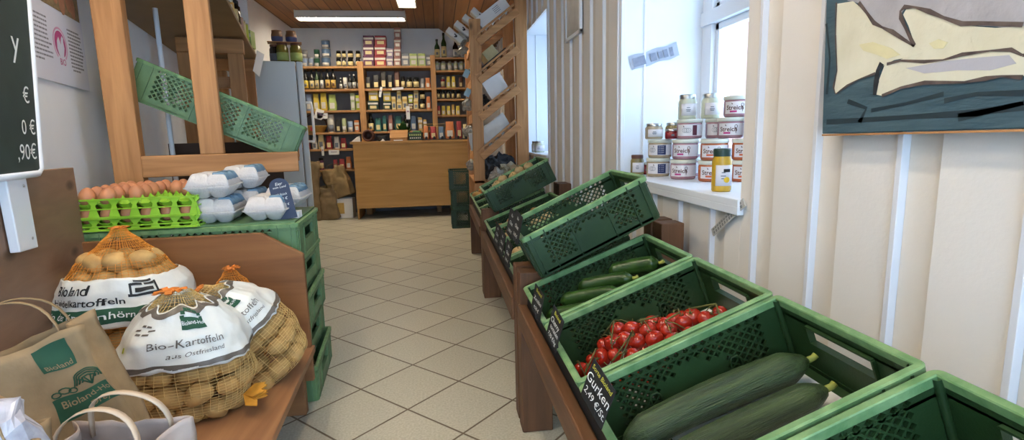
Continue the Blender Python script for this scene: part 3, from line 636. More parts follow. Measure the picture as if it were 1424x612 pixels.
def leafy(name, loc, R_, H_, n, label, cat, m1):
    r = empty(name, loc); tag(r, label, cat)
    MB().lathe([(0, 0), (R_ * .5, 0), (R_ * .62, H_ * .3), (R_ * .56, H_ * .3), (R_ * .45, .01), (0, .01)], pal('brown'), n=18).build('pot', r)
    q = MB(); rr = random.Random(3)
    for i in range(n):
        a = rr.uniform(0, 2 * PI); e = rr.uniform(.1, 1.3); L_ = R_ * rr.uniform(.6, 1.2); d = Vector((math.cos(a) * math.sin(e), math.sin(a) * math.sin(e), math.cos(e) * H_ / R_ * .6)); s_ = Vector((-math.sin(a), math.cos(a), 0)) * L_ * .18
        b = Vector((0, 0, H_ * .28)); q.add([b + d * L_ * .2, b + d * L_ * .6 + s_, b + d * L_, b + d * L_ * .6 - s_], [(0, 1, 2, 3)], m1)
    q.build('foliage', r)
M_leaf = mat('leaf_green', '#3d6a26', .5, .5, 20, dark='#22451a')
leafy('potted_plant', (-.45, 7.05, CT), .13, .26, 130, 'bushy green plant behind the wooden box on the counter', 'plant', M_leaf)
r = empty('green_tin', (-.29, 6.86, CT)); tag(r, 'dark green patterned tin box beside the wooden box', 'tin')
q = MB(); q.box((0, 0, .05), (.165, .1, .10), pal('dark green')); q.build('case', r, bevel=.004)
q = MB()
for i in range(6): q.box((-.066 + i * .026, -.0515, .068), (.016, .002, .022), pal('light green')); q.box((-.06 + i * .024, -.0515, .03), (.012, .002, .014), pal('white'))
q.build('print', r)
o = MB().lathe([(0, 0), (.055, 0), (.06, .02), (.06, .11), (.05, .12), (0, .12)], mat('green_wax', '#4f8a55', .5), n=20).build('green_candle'); o.location = (-.275, 7.02, CT); tag(o, 'wide green candle standing behind the patterned tin', 'candle')
o = MB().box((0, 0, .035), (.10, .08, .07), M_black).build('card_terminal', bevel=.01); o.location = (-.71, 6.95, CT); tag(o, 'small black box on the counter beside the log roll', 'box')
q = MB(); q.prism([(-.05, 0, 0), (.06, 0, 0), (.06, 0, .07), (.02, 0, .055)], (0, .004, 0), M_paper); o = q.build('paper_flyer'); o.location = (-1.03, 6.85, CT); tag(o, 'crumpled white flyer at the left end of the counter', 'flyer')
q = MB(); q.prism([(-.03, 0, 0), (.03, 0, 0), (.0, 0, .03)], (0, .004, 0), M_paper); o = q.build('paper_flyer'); o.location = (-.69, 6.82, CT); tag(o, 'tiny folded white card in the middle of the counter', 'flyer')

# stacked crates right of the counter
for i in range(3):
    crate('stack', (.40 + (.0, .005, -.012)[i], 5.99, .2135 * i), 0, ['lowest green crate of the stack at the counter end', 'middle green crate of the stack at the counter end', 'topmost green crate of the stack at the counter end'][i], 'crates stacked at the counter', rz=(0, .01, -.02)[i], bottom=True)

# ------------------------------------------------------------------ crumpled shapes
def crumple(p, amp, sc_, seed=0):
    p = Vector(p); n = noise.noise_vector(p * sc_ + Vector((seed, seed * 2.1, 0))); m_ = noise.noise_vector(p * sc_ * 2.7 + Vector((seed, 5, 1)))
    return p + (n + m_ * .45) * amp
def paper_bag(name, loc, rz, w_, d_, h_, mt, lean=(0, 0), open_=True, seed=1, amp=.02, handle=True, hh=.09, hm=None):
    """gusseted carrier bag: a thin walled open box with creased, bulging sides"""
    r = empty(name, loc, (lean[0], lean[1], rz))
    def shell(u, v):
        s = (u * 4) % 4; k = int(s); f = s - k
        P = [(-1, -1), (1, -1), (1, 1), (-1, 1)]; a = P[k % 4]; b = P[(k + 1) % 4]; x = a[0] + (b[0] - a[0]) * f; y = a[1] + (b[1] - a[1]) * f
        if k % 2 == 1: x *= 1 - .28 * math.sin(PI * f) * v          # side gusset folds in
        else: y *= 1 + .15 * math.sin(PI * f) * math.sin(PI * v)
        yy = y * (1 - .25 * v)
        return crumple((x * w_ / 2, yy * d_ / 2, h_ * v), amp * (.25 + .75 * v), 9, seed)
    q = MB(); q.grid(shell, 64, 24, mt, closed=True, smooth=True); o = q.build('bag_body', r, solid=.0022, fix=False)
    q = MB(); q.add([Vector(shell(i / 64, 0)) + Vector((0, 0, .002)) for i in range(64)], [tuple(range(64))], mt); q.build('bag_bottom', r)
    if handle:
        for sy, nm in ((-1, 'handle'), (1, 'handle')):
            q = MB(); pts = []
            for i in range(17):
                a = PI * i / 16; pts.append(Vector((-.34 * w_ * math.cos(a), sy * d_ * .36, h_ - .03 + (hh + .03) * math.sin(a) ** .6)) + Vector((0, -.02 * sy * math.sin(a), 0)))
            vs = []
            for i, p in enumerate(pts):
                a = PI * i / 16; nrm = Vector((-math.cos(a), 0, math.sin(a))) * .002; vs += [p + Vector((0, -.006, 0)) , p + Vector((0, .006, 0))]
            q.add(vs, [(2 * i, 2 * i + 1, 2 * i + 3, 2 * i + 2) for i in range(16)], hm or mt, True); q.build(nm, r, solid=.002)
    return r, shell
M_kraftd = mat('kraft_paper_old', '#85704f', .8, .2, 14, .5, 40)
for i, (x, y, w_, d_, h_, ln, rz, lb) in enumerate(((-1.62, 6.90, .20, .16, .72, (0, .03), .1, 'tall folded kraft paper bag beside the fridge'), (-1.42, 6.95, .26, .2, .42, (0, -.10), -.1, 'slumped kraft paper bag on the floor before the counter'), )):
    r, _ = paper_bag('paper_bag', (x, y, 0.002), rz, w_, d_, h_, M_kraftd, lean=ln, seed=3 + i, amp=.035, handle=False); tag(r, lb, 'paper bag', 'paper bags on the floor')
r, _ = paper_bag('paper_bag', (-1.26, 7.06, .27), -.15, .28, .18, .38, mat('kraft_paper_mid', '#9c8258', .8, .2, 14, .5, 40), lean=(0, -.28), seed=8, amp=.03, handle=True, hh=.06); tag(r, 'open kraft paper bag leaning on a low crate by the counter', 'paper bag', 'paper bags on the floor')
r = empty('cardboard_box', (-1.26, 7.06, 0)); tag(r, 'low white cardboard box on the floor left of the counter', 'box')
q = MB()
for x0, x1, y0, y1 in ((-.13, .13, -.1, -.094), (-.13, .13, .094, .1), (-.13, -.124, -.1, .1), (.124, .13, -.1, .1)): q.bb(x0, x1, y0, y1, 0, .25, M_paper)
q.bb(-.13, .13, -.1, .1, 0, .004, M_paper); q.build('carton', r); q = MB(); q.bb(-.1, .02, -.102, -.1, .06, .2, pal('gold')); q.build('print', r)

# ------------------------------------------------------------------ tall slanted rack by the right wall
r = empty('slanted_rack', (.53, 5.0, 0)); tag(r, 'tall pine rack with four slanted slatted shelves by the far window', 'rack')
for y in (4.61, 5.42):
    q = MB(); q.bb(.29 - .53, .385 - .53, y - .03 - 5, y + .03 - 5, 0, 1.965, M_wp[2]); q.build('post', r, bevel=.004)
    q = MB(); q.bb(.675 - .53, .775 - .53, y - .03 - 5, y + .03 - 5, 0, 2.16, M_wp[2]); q.build('post', r, bevel=.004)
SL = ((1.775, 2.03), (1.46, 1.725), (1.15, 1.40), (.82, 1.09))
for za, zb in SL:
    for y in (4.585, 5.445):
        q = MB(); q.bar((.36 - .53, y - 5, za), (.70 - .53, y - 5, zb), .022, .06, M_wp[0]); q.build('shelf_rail', r, bevel=.003)
    q = MB(); n = 6; s = (zb - za) / .34; ang = math.atan(s)
    qq = MB(); qq.bar((.36 - .53 - math.sin(ang) * .058, -.425, za + math.cos(ang) * .058), (.70 - .53 - math.sin(ang) * .058, -.425, zb + math.cos(ang) * .058), .022, .016, M_wp[0]); qq.build('shelf_rail', r)
    for i in range(n):
        t = (i + .35) / n; x = .36 + .34 * t - .53; z = za + (zb - za) * t
        q.box((x - math.sin(ang) * .04, 0.015, z + math.cos(ang) * .04), (.038, .86, .014), M_wp[1], Matrix.Rotation(-ang, 3, 'Y'))
    q.build('shelf_slats', r)
    q = MB(); q.bb(.305 - .53, .318 - .53, -.40, .43, za - .03, za + .05, M_wp[1]); q.build('front_lip', r, bevel=.002)
q = MB(); q.bb(.29 - .53, .31 - .53, -.43, .43, .30, .38, M_wp[1]); q.build('shelf_rail', r); q = MB(); q.bb(-.24, .24, -.42, .45, .60, .62, M_wp[1]); q.build('bottom_shelf', r)
def on_shelf(k, t, y, up=.055):
    za, zb = SL[k]; ang = math.atan((zb - za) / .34); return Vector((.36 + .34 * t - math.sin(ang) * up, y, za + (zb - za) * t + math.cos(ang) * up)), ang
M_bagw = mat('white_bag_paper', '#cfcdc7', .45, .06, 20, .5, 50)
for i in range(4):
    p, ang = on_shelf(0, (-.13, .08, .29, .50)[i], 4.60 + .0 * i, .075)
    q = MB(); q.grid(lambda u, v: crumple(((.5 - v) * .0 + .03 * math.copysign(abs(math.cos(2 * PI * u)) ** .5, math.cos(2 * PI * u)), .055 * math.copysign(abs(math.sin(2 * PI * u)) ** .5, math.sin(2 * PI * u)) * (1 - .0 * v), .15 * v), .004, 25, i), 28, 8, M_bagw, closed=True)
    rt = empty('coffee_bag', p + Vector((-.04, .12, .0)), (0, -ang - .25, .0)); q.build('bag', rt, fix=False)
    q = MB(); q.box((0, 0, .151), (.05, .1, .006), M_bagw); q.box((0, 0, .002), (.05, .1, .004), M_bagw); q.build('fold', rt, bevel=.002)
    q = MB(); q.lathe([(0, 0), (.009, 0)], M_black, (0, -.0605, .06), n=10, R=Matrix.Rotation(PI / 2, 3, 'X')); q.box((.006, -.061, .075), (.008, .001, .018), M_black); q.box((-.010, -.061, .066), (.008, .001, .012), M_black); q.build('emblem', rt, solid=.001)
    tag(rt, 'white bag with a small black emblem atop the tall rack, %s from the left' % ORD[i], 'bag', 'white bags atop the tall rack')
def slab(name, k, t, y, dims, mt, label, cat, lift=0, rz=0, tilt=0, prints=None):
    p, ang = on_shelf(k, t, y, .049 + dims[2] / 2 + lift); q = MB(); q.box((0, 0, 0), dims, mt)
    if prints: prints(q, dims)
    o = q.build(name, bevel=.002); o.location = p; o.rotation_euler = (0, -ang + tilt, rz); return tag(o, label, cat)
def lines(q, d):
    for i in range(4): q.box((.04, -d[1] / 2 - .0005, d[2] * .3 - i * .014), (.06, .001, .004), pal('slate'))
slab('white_carton', 0, .62, 4.72, (.30, .14, .12), M_paper, 'white carton with printed lines on the top shelf of the tall rack', 'carton', prints=lines)
slab('dark_tray', 1, .45, 4.85, (.33, .45, .03), M_black, 'flat black tray on the second shelf of the tall rack', 'tray')
slab('cardboard_sheet', 1, .60, 4.95, (.12, .3, .10), pal('cream'), 'pale cardboard piece in the black tray of the rack', 'cardboard', lift=.03)
slab('white_carton', 2, .66, 4.74, (.18, .2, .17), M_paper, 'upright plain white carton on the third shelf of the rack', 'carton', tilt=.1)
for i, (k, t, y, R_, lb) in enumerate(((1, .15, 4.85, .06, 'dark crumpled foil bundle in the black rack tray'), (2, .25, 4.80, .09, 'black crumpled bag on the third shelf of the rack'), (3, .45, 5.15, .09, 'dark blue crumpled bag behind the white folders'), )):
    p, ang = on_shelf(k, t, y, .1); q = MB(); q.grid(lambda u, v: crumple((R_ * math.sin(PI * v) * math.cos(2 * PI * u), 1.3 * R_ * math.sin(PI * v) * math.sin(2 * PI * u), -R_ * .6 * math.cos(PI * v)), .03, 22, i + 4), 28, 14, mat('crumpled_black_film', '#26272a', .3, .3, 20), closed=True, smooth=False)
    o = q.build('crumpled_bag', fix=False); o.location = p; tag(o, lb, 'bag')
for i, (t, y, wd, rz, ti, lb) in enumerate(((.22, 4.68, .20, .1, .55, 'leftmost white folded paper sleeve on the fourth rack shelf'), (.42, 4.73, .25, .0, .25, 'white paper sleeve leaning behind the printed one'), (.55, 4.64, .29, .0, .05, 'large white printed paper sleeve on the fourth rack shelf'))):
    p, ang = on_shelf(3, t, y, .11); q = MB(); q.grid(lambda u, v: crumple(((u - .5) * wd, .004 * math.sin(5 * u), (v - .5) * .15), .008, 14, i), 12, 8, M_bagw); o = q.build('paper_sleeve', solid=.012, fix=False)
    o.location = p; o.rotation_euler = (0, -ang + ti, rz); tag(o, lb, 'paper sleeve', 'white sleeves on the tall rack')
for i, (x, y, z, sx, mt, lb) in enumerate(((.45, 4.78, .72, .13, mat('charcoal_cloth', '#3a3a3c', .9, .3, 20), 'charcoal cloth heap on the bottom of the tall rack'), (.58, 4.95, .74, .12, mat('black_cloth', '#232326', .9, .3, 20), 'black cloth heap at the back of the rack bottom'), (.50, 4.64, .665, .075, mat('crumpled_light_film', '#b7b0a2', .5, .2, 20), 'crumpled pale plastic bag below the charcoal cloth'), (.62, 4.66, .70, .085, mat('yellowed_film', '#a89c7c', .5, .2, 20), 'crumpled yellowish bag beside the rear rack post'))):
    q = MB(); q.grid(lambda u, v: crumple((sx * math.sin(PI * v) * math.cos(2 * PI * u), sx * math.sin(PI * v) * math.sin(2 * PI * u), -sx * .7 * math.cos(PI * v)), .045, 16, i + 11), 32, 16, mt, closed=True, smooth=False)
    o = q.build('cloth_heap' if i < 2 else 'crumpled_bag', fix=False); o.location = (x, y, z); tag(o, lb, 'cloth' if i < 2 else 'bag')
for i, (x, z, lb) in enumerate(((.262, 1.54, 'upper small blue tag hanging off the tall rack'), (.268, 1.38, 'lower small blue tag hanging off the tall rack'))):
    q = MB(); q.box((0, 0, 0), (.05, .002, .07), mat('light_blue_card', '#9fc6d6', .6)); o = q.build('price_tag'); o.location = (x, 4.72, z); o.rotation_euler = (0, .5, .2); tag(o, lb, 'tag', 'blue tags on the tall rack')
for i, (x, y, z, s) in enumerate(((.25, 4.75, 1.84, .05), (.24, 4.76, 1.74, .045), (.27, 4.8, 1.28, .05), (.27, 4.8, 1.05, .05), (.28, 4.78, .75, .045))):
    q = MB(); q.grid(lambda u, v: crumple((s * math.sin(PI * v) * math.cos(2 * PI * u), s * math.sin(PI * v) * math.sin(2 * PI * u), -s * math.cos(PI * v)), .025, 24, i + 21), 24, 12, mat('clear_cellophane', '#a39a8b', .25, .3, 20), closed=True, smooth=False)
    o = q.build('cellophane_bag', fix=False); o.location = (x, y, z); tag(o, 'crumpled cellophane bag at the front of the tall rack, %s from the top' % ORD[i], 'bag', 'cellophane bags on the tall rack')

# ------------------------------------------------------------------ left shelving unit (turned 13.8 degrees like the left wall)
TH = math.radians(13.8)
un = empty('display_frame', (-.592 * 1.12, 2.35 * 1.12, -.12), (0, 0, TH)); un.scale = (1.12, 1.12, 1.12); tag(un, 'large pine display frame along the left wall carrying a top shelf', 'display frame')
def ub(name, x0, x1, y0, y1, z0, z1, mt, bev=.004): q = MB(); q.bb(x0, x1, y0, y1, z0, z1, mt); return q.build(name, un, bevel=bev)
ub('post', -.655, -.56, .0, .07, .1075, 1.72, M_wp[2]); ub('post', -.36, -.275, 0.0, .05, .955, 1.56, M_wp[2])
ub('cross_beam', -.56, .0, -.004, .045, .872, .955, M_wp[0]); ub('top_beam', -.655, -.262, -.002, .06, 1.56, 1.625, M_wp[0])
for v, lx in ((1.28, -.50), (2.15, -.42)):
    ub('post', lx - .12, lx - .04, v, v + .07, .1075, 1.53, M_wp[2]); ub('post', -.355, -.27, v, v + .05, .1075, 1.53, M_wp[2])
    ub('top_beam', lx - .12, -.262, v - .004, v + .055, 1.53, 1.615, M_wp[0]); ub('cross_beam', lx - .04, 0, v - .004, v + .045, .872, .955, M_wp[0])
ub('cross_beam', -.62, -.30, 1.33, 1.375, 1.33, 1.40, M_wp[0])
q = MB(); q.prism([(-.75, -.02, 1.626), (-.243, -.02, 1.626), (-.243, 2.26, 1.626), (-.75, 2.26, 1.626)], (0, 0, .022), mat('shelf_board_dull', '#97764d', .6, .15, 6)); q.build('top_shelf', un, bevel=.002)
q = MB(); q.bb(-.58, -.08, .58, .62, .1075, 1.0, mat('dark_brown_board', '#4e3626', .7, .2, 5)); q.build('back_board', un)
q = MB(); q.bb(-.60, -.1, .08, .57, .66, .675, mat('dark_brown_board', '#4e3626', .7, .2, 5)); q.build('lower_shelf', un)
q = MB(); q.tube([(-.46, .62, 0), (-.46, .62, 1.66)], .012, M_white); o = q.build('wall_pipe'); o.matrix_world = Matrix.Translation((-.76, 2.45, 0)) @ Matrix.Rotation(TH, 4, 'Z'); tag(o, 'thin white pipe running up the wall behind the pine frame', 'pipe')
UT = 1.649
def unit_pt(u, v, z): return (Vector((-.592, 2.35, 0)) + Vector((math.cos(TH) * u - math.sin(TH) * v, math.sin(TH) * u + math.cos(TH) * v, z)) - Vector((0, 0, 1))) * 1.12 + Vector((0, 0, 1))
for u, v, k, c, w_, h_, lb in ((-.29, .25, 'box', 'cream', .07, .11, 'pale box nearest on the top shelf of the pine frame'), (-.285, .50, 'box', 'white', .075, .12, 'white box on the top shelf of the pine frame'), (-.29, .72, 'can', 'white', .06, .10, 'white can behind the white box on the frame shelf'), (-.285, .92, 'jar', 'gold', .07, .09, 'amber jar on the top shelf of the pine frame'),
        (-.29, 1.18, 'jar', 'black', .10, .13, 'large dark jar with black lid on the frame shelf'), (-.30, 1.45, 'box', 'rose brown', .07, .1, 'pinkish box behind the dark jar on the frame shelf'), (-.285, 1.62, 'can', 'cream', .08, .10, 'cream can behind the pinkish box'), (-.28, 1.85, 'can', 'lime', .07, .12, 'bright green can on the frame shelf'), (-.29, 2.1, 'box', 'light green', .09, .12, 'light green box on the frame shelf end'), (-.29, 2.4, 'box', 'cream', .06, .08, 'small cream box farthest on the frame shelf')):
    tag(goods(k, c, w_ * 1.1, h_ * 1.1, unit_pt(u, v * .86, UT)), lb, KN[k], 'goods on the frame shelf')
q = MB(); q.prism([(-.035, 0, -.09), (.035, 0, -.11), (.035, 0, .09), (-.035, 0, .09)], (0, .003, 0), M_paper); o = q.build('price_slip'); o.location = unit_pt(-.225, 2.0, 1.575); o.rotation_euler = (0, .35, 1.0); tag(o, 'white slanted paper slip hanging from the frame shelf edge', 'price slip')
# tilted crate in the frame
crate('tilt', (-1.044, 2.968, 1.228), .436, 'tilted pale green crate resting inside the pine frame', 'pale green crates', rz=.22)
# fridge
r = empty('fridge', (-1.53, 5.44, 0), (0, 0, TH)); tag(r, 'tall white fridge standing beyond the pine frame', 'fridge')
q = MB(); q.bb(-.28, .20, -.29, .29, .03, 1.715, M_fridge); q.build('cabinet', r, bevel=.01)
q = MB(); q.bb(.205, .262, -.29, .29, .06, 1.715, M_fridge); d_ = q.build('door', r, bevel=.012)
q = MB(); q.tube([(.262, -.23, 1.35), (.31, -.23, 1.35), (.315, -.23, 1.30), (.315, -.23, 1.02), (.31, -.23, .99), (.262, -.23, .99)], .012, M_white); q.build('handle', d_)
q = MB(); q.bb(-.26, .24, -.27, .27, 0, .03, M_black); q.build('base', r)
def fr_pt(x, y, z): return Vector((-1.53, 5.44, 0)) + Vector((math.cos(TH) * x - math.sin(TH) * y, math.sin(TH) * x + math.cos(TH) * y, z))
def pickle(x, y, h_, m1, m2, lb, r_=.052, z=1.717):
    r = empty('pickle_jar', fr_pt(x, y, z)); tag(r, lb, 'jar', 'tall jars on the fridge')
    MB().lathe([(0, 0), (r_ * .9, 0), (r_, .008), (r_, h_ * .72), (r_ * .8, h_ * .85), (r_ * .8, h_ * .9), (0, h_ * .9)], m1, n=24).build('glass', r)
    MB().lathe([(r_ * .84, h_ * .88), (r_ * .86, h_), (0, h_)], pal('brown'), n=24).build('lid', r)
    MB().lathe([(r_ * 1.01, h_ * .06), (r_ * 1.01, h_ * .48)], m2, n=24).build('label_band', r, solid=.001)
M_pick = mat('pickled_gherkins', '#8c6f33', .15, .3, 30, dark='#5f6a2c')
pickle(.03, -.2, .15, M_glassd, pal('slate'), 'dark jar leftmost on the fridge top', .04); pickle(.10, -.22, .165, M_pick, pal('light green'), 'left pickle jar with green label on the fridge top'); pickle(.215, -.22, .165, M_pick, pal('light green'), 'right pickle jar with green label on the fridge top')
r = empty('serving_board', fr_pt(.15, -.2, 1.883)); tag(r, 'thin brown board laid over the pickle jars', 'board'); q = MB(); q.bb(-.17, .12, -.06, .07, 0, .008, M_backs[0]); q.build('board', r, bevel=.002); r.rotation_euler = (0, 0, TH)
for x, lb in ((.065, 'left brown stoneware pot with blue rim on the board'), (.185, 'right brown stoneware pot with blue base on the board')):
    r = empty('stoneware_pot', fr_pt(x, -.2, 1.892)); tag(r, lb, 'pot', 'stoneware pots above the fridge')
    MB().lathe([(0, 0), (.04, 0), (.048, .02), (.049, .06), (.042, .085), (.044, .10), (.038, .10), (.037, .085), (0, .085)], mat('stoneware_brown', '#7c5230', .35, .25, 20), n=24).build('pot_body', r)
    MB().lathe([(.0405, .001), (.0490, .02), (.0497, .045)], mat('stoneware_blue', '#3d4470', .35, .2, 20), n=24).build('glaze_band', r)

# ------------------------------------------------------------------ stack of crates with eggs
EX, EY = -.895, 2.20
for i in range(5):
    crate('egg', (EX + (.02, -.008, .012, -.004, 0)[i], EY + (.0, .01, -.008, .006, 0)[i], .0005 + .140 * i), 0, 'pale green crate, %s from the floor in the egg stack' % ORD[i], 'crates stacked under the eggs', rz=.06 + (.02, -.01, .015, -.012, 0)[i], bottom=True)
ET = .7035
q = MB(); q.bb(-.345, .345, -.215, .215, 0, .006, M_green2); o = q.build('crate_cover'); o.location = (EX, EY, ET); o.rotation_euler = (0, 0, .06); tag(o, 'flat green board covering the top egg crate', 'board')
ET += .0062
def tray_h(x, y, P=.062, A=.030):
    return A * (.5 - .5 * math.cos(2 * PI * x / P)) * (.5 - .5 * math.cos(2 * PI * y / P)) ** .0 * 0 + A * max(0, 1 - 2.1 * min(1, math.hypot(((x / P + .5) % 1) - .5, ((y / P + .5) % 1) - .5))) 
def egg_tray(loc, rz, label, lo_=0):
    """30-hole tray: pyramids between the cups, ribbed cut-outs on the rim"""
    P = .0625; n = 6; S = P * n
    r = empty('egg_tray', loc, (0, 0, rz)); tag(r, label, 'egg tray', 'lime egg trays')
    q = MB(); k = 6
    def hf(u, v):
        x = u * n; y = v * n; fx, fy = x - round(x), y - round(y)          # distance from the lattice corners
        peak = max(0, 1 - 2.4 * math.hypot(fx, fy)); ridge = max(0, 1 - 3.2 * abs(fx)) * .45 + max(0, 1 - 3.2 * abs(fy)) * .45
        return ((u - .5) * S, (v - .5) * S, .004 + .044 * max(peak, min(.5, ridge)))
    q.grid(hf, n * k, n * k, M_lime, smooth=False); q.build('cup_sheet', r, solid=.0022, fix=False)
    q = MB(); h0, h1 = lo_, .038
    for s, ax in ((-1, 0), (1, 0), (-1, 1), (1, 1)):
        for i in range(n + 1):
            t = -S / 2 + P * i; w0, w1 = .019, .006
            def pt(a, z, o): return (a, s * (S / 2 + o), z) if ax == 0 else (s * (S / 2 + o), a, z)
            # splayed triangular strut between the egg windows
            q.add([pt(t - w0, h0, .010), pt(t + w0, h0, .010), pt(t + w1, h1 * .55, .004), pt(t - w1, h1 * .55, .004), pt(t - w0, h1, .0), pt(t + w0, h1, .0)], [(0, 1, 2, 3), (3, 2, 5, 4)], M_lime)
        a0, a1 = -S / 2 - .012, S / 2 + .012
        for z, o, hh in ((h0, .010, .006), (.014 + lo_ * .3, .006, .003), (h1, .002, .005)):
            q.box(pt(0, z + hh / 2, o), (a1 - a0, .006, hh) if ax == 0 else (.006, a1 - a0, hh), M_lime)
    q.build('rim', r, solid=.0018, fix=False)
    return r, P, S
e0 = None
def egg(loc, rot, label, group):
    global e0
    if e0 is None:
        q = MB(); prof = []
        for i in range(15):
            a = PI * i / 14; z = -math.cos(a); rr_ = math.sin(a) * (1 - .12 * z); prof.append((.0255 * rr_, .032 * z))
        q.lathe(prof, M_egg, n=20); e0 = q.build('egg'); o = e0
    else: o = e0.copy(); C.objects.link(o)
    o.location = loc; o.rotation_euler = rot; return tag(o, label, 'egg', group)
TR = (-1.065, 2.155)
def tpt(i, j, z, P, S, c, rz):
    x, y = -S / 2 + P * (i + .5), -S / 2 + P * (j + .5); return Vector((c[0] + math.cos(rz) * x - math.sin(rz) * y, c[1] + math.sin(rz) * x + math.cos(rz) * y, z))
rz1 = .07
r1, P_, S_ = egg_tray((TR[0], TR[1], ET), rz1, 'lower lime green egg tray on the crate stack')
for i in range(6):
    for j in range(6):
        if j > 0 and i < 5 and i > 0: continue
        egg(tpt(i, j, ET + .052, P_, S_, TR, rz1), (rnd.uniform(-.1, .1), rnd.uniform(-.1, .1), 0), 'brown egg in the lower tray, seen through the openings of the rim', 'eggs in the lower tray')
r2, _, _ = egg_tray((TR[0] + .004, TR[1] + .002, ET + .066), rz1, 'upper lime green egg tray, partly filled with brown eggs', -.024)
for i in range(6):
    for j in range(6):
        if (i in (3, 4, 5) and j < 3) or (j < 1 and i > 2): continue
        if (i, j) in ((3, 3), (2, 0)): continue
        egg(tpt(i, j, ET + .066 + .050, P_, S_, (TR[0] + .004, TR[1] + .002), rz1), (rnd.uniform(-.2, .2), rnd.uniform(-.2, .2), 0), 'brown egg sitting upright in the upper lime tray', 'eggs in the upper tray')
# pulp egg cartons
def egg_carton(loc, rz, label, proto=[None]):
    if proto[0] is None:
        r = empty('egg_carton'); LX, LY = .140, .21
        def dome(u, v, nx, ny):
            fx = (u * nx) % 1 - .5; fy = (v * ny) % 1 - .5
            return max(0, 1 - (abs(2 * fx) ** 3.2) ) ** .5 * max(0, 1 - (abs(2 * fy) ** 3.2)) ** .5
        def lid(u, v):
            x, y = (u - .5), (v - .5); u2 = .5 + x * .999; v2 = .5 + y * .999
            ed = min(1, min(.5 - abs(x), .5 - abs(y)) * 14); z = .046 * ed ** .6 * (.74 + .26 * max(dome(u2, v2, 2, 3), 1 if abs(x) < .10 and abs(y) < .3 else 0))
            k = 1 - .13 * z / .046; return (x * LX * k, y * LY * k, .044 + z)
        def cup(u, v):
            x, y = (u - .5), (v - .5); u2 = .5 + x * .999; v2 = .5 + y * .999
            ed = min(1, min(.5 - abs(x), .5 - abs(y)) * 11); z = .040 - .040 * ed ** .5 * (.35 + .65 * dome(u2, v2, 2, 3)); k = 1 - .24 * (1 - z / .040); return (x * LX * k, y * LY * k, z)
        MB().grid(lid, 32, 42, M_pulp).build('lid', r, solid=.002, fix=False)
        MB().grid(cup, 32, 42, M_pulp).build('cup_base', r, solid=.002, fix=False)
        q = MB(); ring(q, LX + .014, LY + .014, [(-.012, .039), (0, .039), (0, .0435), (-.012, .0435)], .014, M_pulp); q.build('flange', r)
        q = MB(); q.grid(lambda u, v: Vector(lid(.62 + .36 * u, .06 + .88 * v)) + Vector((.0010, 0, .0025)), 12, 36, mat('carton_blue_print', '#7f9fb4', .6, .2, 14, dark='#5e86a3')); q.build('printed_label', r, solid=.001, fix=False)
        q = MB()
        for v in (.25, .58): q.grid(lambda a, b: Vector(lid(.78 + .1 * a, v + .10 * b)) + Vector((.001, 0, .0045)), 4, 4, M_paper)
        q.build('print', r, fix=False)
        proto[0] = r; r.location = loc; r.rotation_euler = (0, 0, rz)
    else: r = dup(proto[0], loc, (0, 0, rz))
    return tag(r, label, 'egg carton', 'pulp egg cartons')
egg_carton((-.825, 2.11, ET), .10, 'bottom grey egg carton of the stacked pair next to the lime tray')
egg_carton((-.835, 2.10, ET + .092), .14, 'top grey egg carton of the stacked pair')
egg_carton((-.80, 2.33, ET + .008), .10, 'grey egg carton behind the stacked pair')
egg_carton((-.80, 2.32, ET + .105), .12, 'uppermost egg carton at the back of the stack')
egg_carton((-.650, 2.12, ET), .08, 'front egg carton on the right beside the dark blue sign')
egg_carton((-.635, 2.31, ET + .02), .03, 'egg carton half hidden behind the right front one')
r = empty('price_sign', (-.575, 2.06, ET), (-.12, -.18, .15)); tag(r, 'dark blue rounded sign with white handwriting leaning by the egg cartons', 'sign')
q = MB(); pts = [(-.035, 0, 0), (.035, 0, 0)] + [(.035 * math.cos(a), 0, .125 + .032 * math.sin(a)) for a in [PI * i / 10 for i in range(11)]]; q.prism(pts, (0, .004, 0), mat('dark_blue_sign', '#2b3550', .5, .1, 10)); q.build('board', r)
q = MB(); fn = plane_fn((0, -.0008, 0), (1, 0, 0), (0, 0, 1))
for t, y, s in (('Eier', .135, .016), ('vom Land', .123, .012), ('10 Stück', .095, .012), ('3,20 €', .078, .014), ('6 St. 2 €', .055, .011)):
    q = MB(); put_text(q, t, s, fn, M_chalk, (0, y), slant=.2); q.build('lettering', r, fix=False)
q = MB(); q.bb(-.03, .03, -.02, .03, 0, .025, M_paper); o = q.build('sign_block'); o.location = (-.570, 2.10, ET); tag(o, 'small white block beside the egg cartons on the crate edge', 'block')

# ------------------------------------------------------------------ low bench with its boards
bn = empty('bench', (-.8, 1.1, 0)); tag(bn, 'low brown wooden bench carrying the potato sacks on the left', 'bench')
q = MB(); q.prism([(-.488 + .8, .85, .225), (-.405 + .8, -.7, .225), (-.9 + .8 + .12, -.7, .225), (-1.26 + .8, .85, .225)], (0, 0, .026), M_bench[1]); q.build('seat', bn, bevel=.003)
q = MB(); q.bb(-.612 + .8, -.527 + .8, .80, .835, 0, .225, M_panel); q.build('leg', bn, bevel=.003); q = MB(); q.bb(-1.15 + .8, -1.06 + .8, .80, .835, 0, .225, M_panel); q.build('leg', bn, bevel=.003)
q = MB(); q.prism([(-1.24, 1.925, .12), (-.497, 1.925, .12), (-.497, 1.925, .60), (-.635, 1.925, .683), (-1.24, 1.925, .678)], (0, .022, 0), M_panel)
o = q.build('end_panel', bn, bevel=.003); o.location = (.8, -1.1, 0)
t_ = Vector((-math.sin(TH), math.cos(TH), 0)); n_ = Vector((math.cos(TH), math.sin(TH), 0)); bo = Vector((-1.21, 1.95, 0))
q = MB(); a = bo - t_ * 1.75; b = bo + t_ * .0
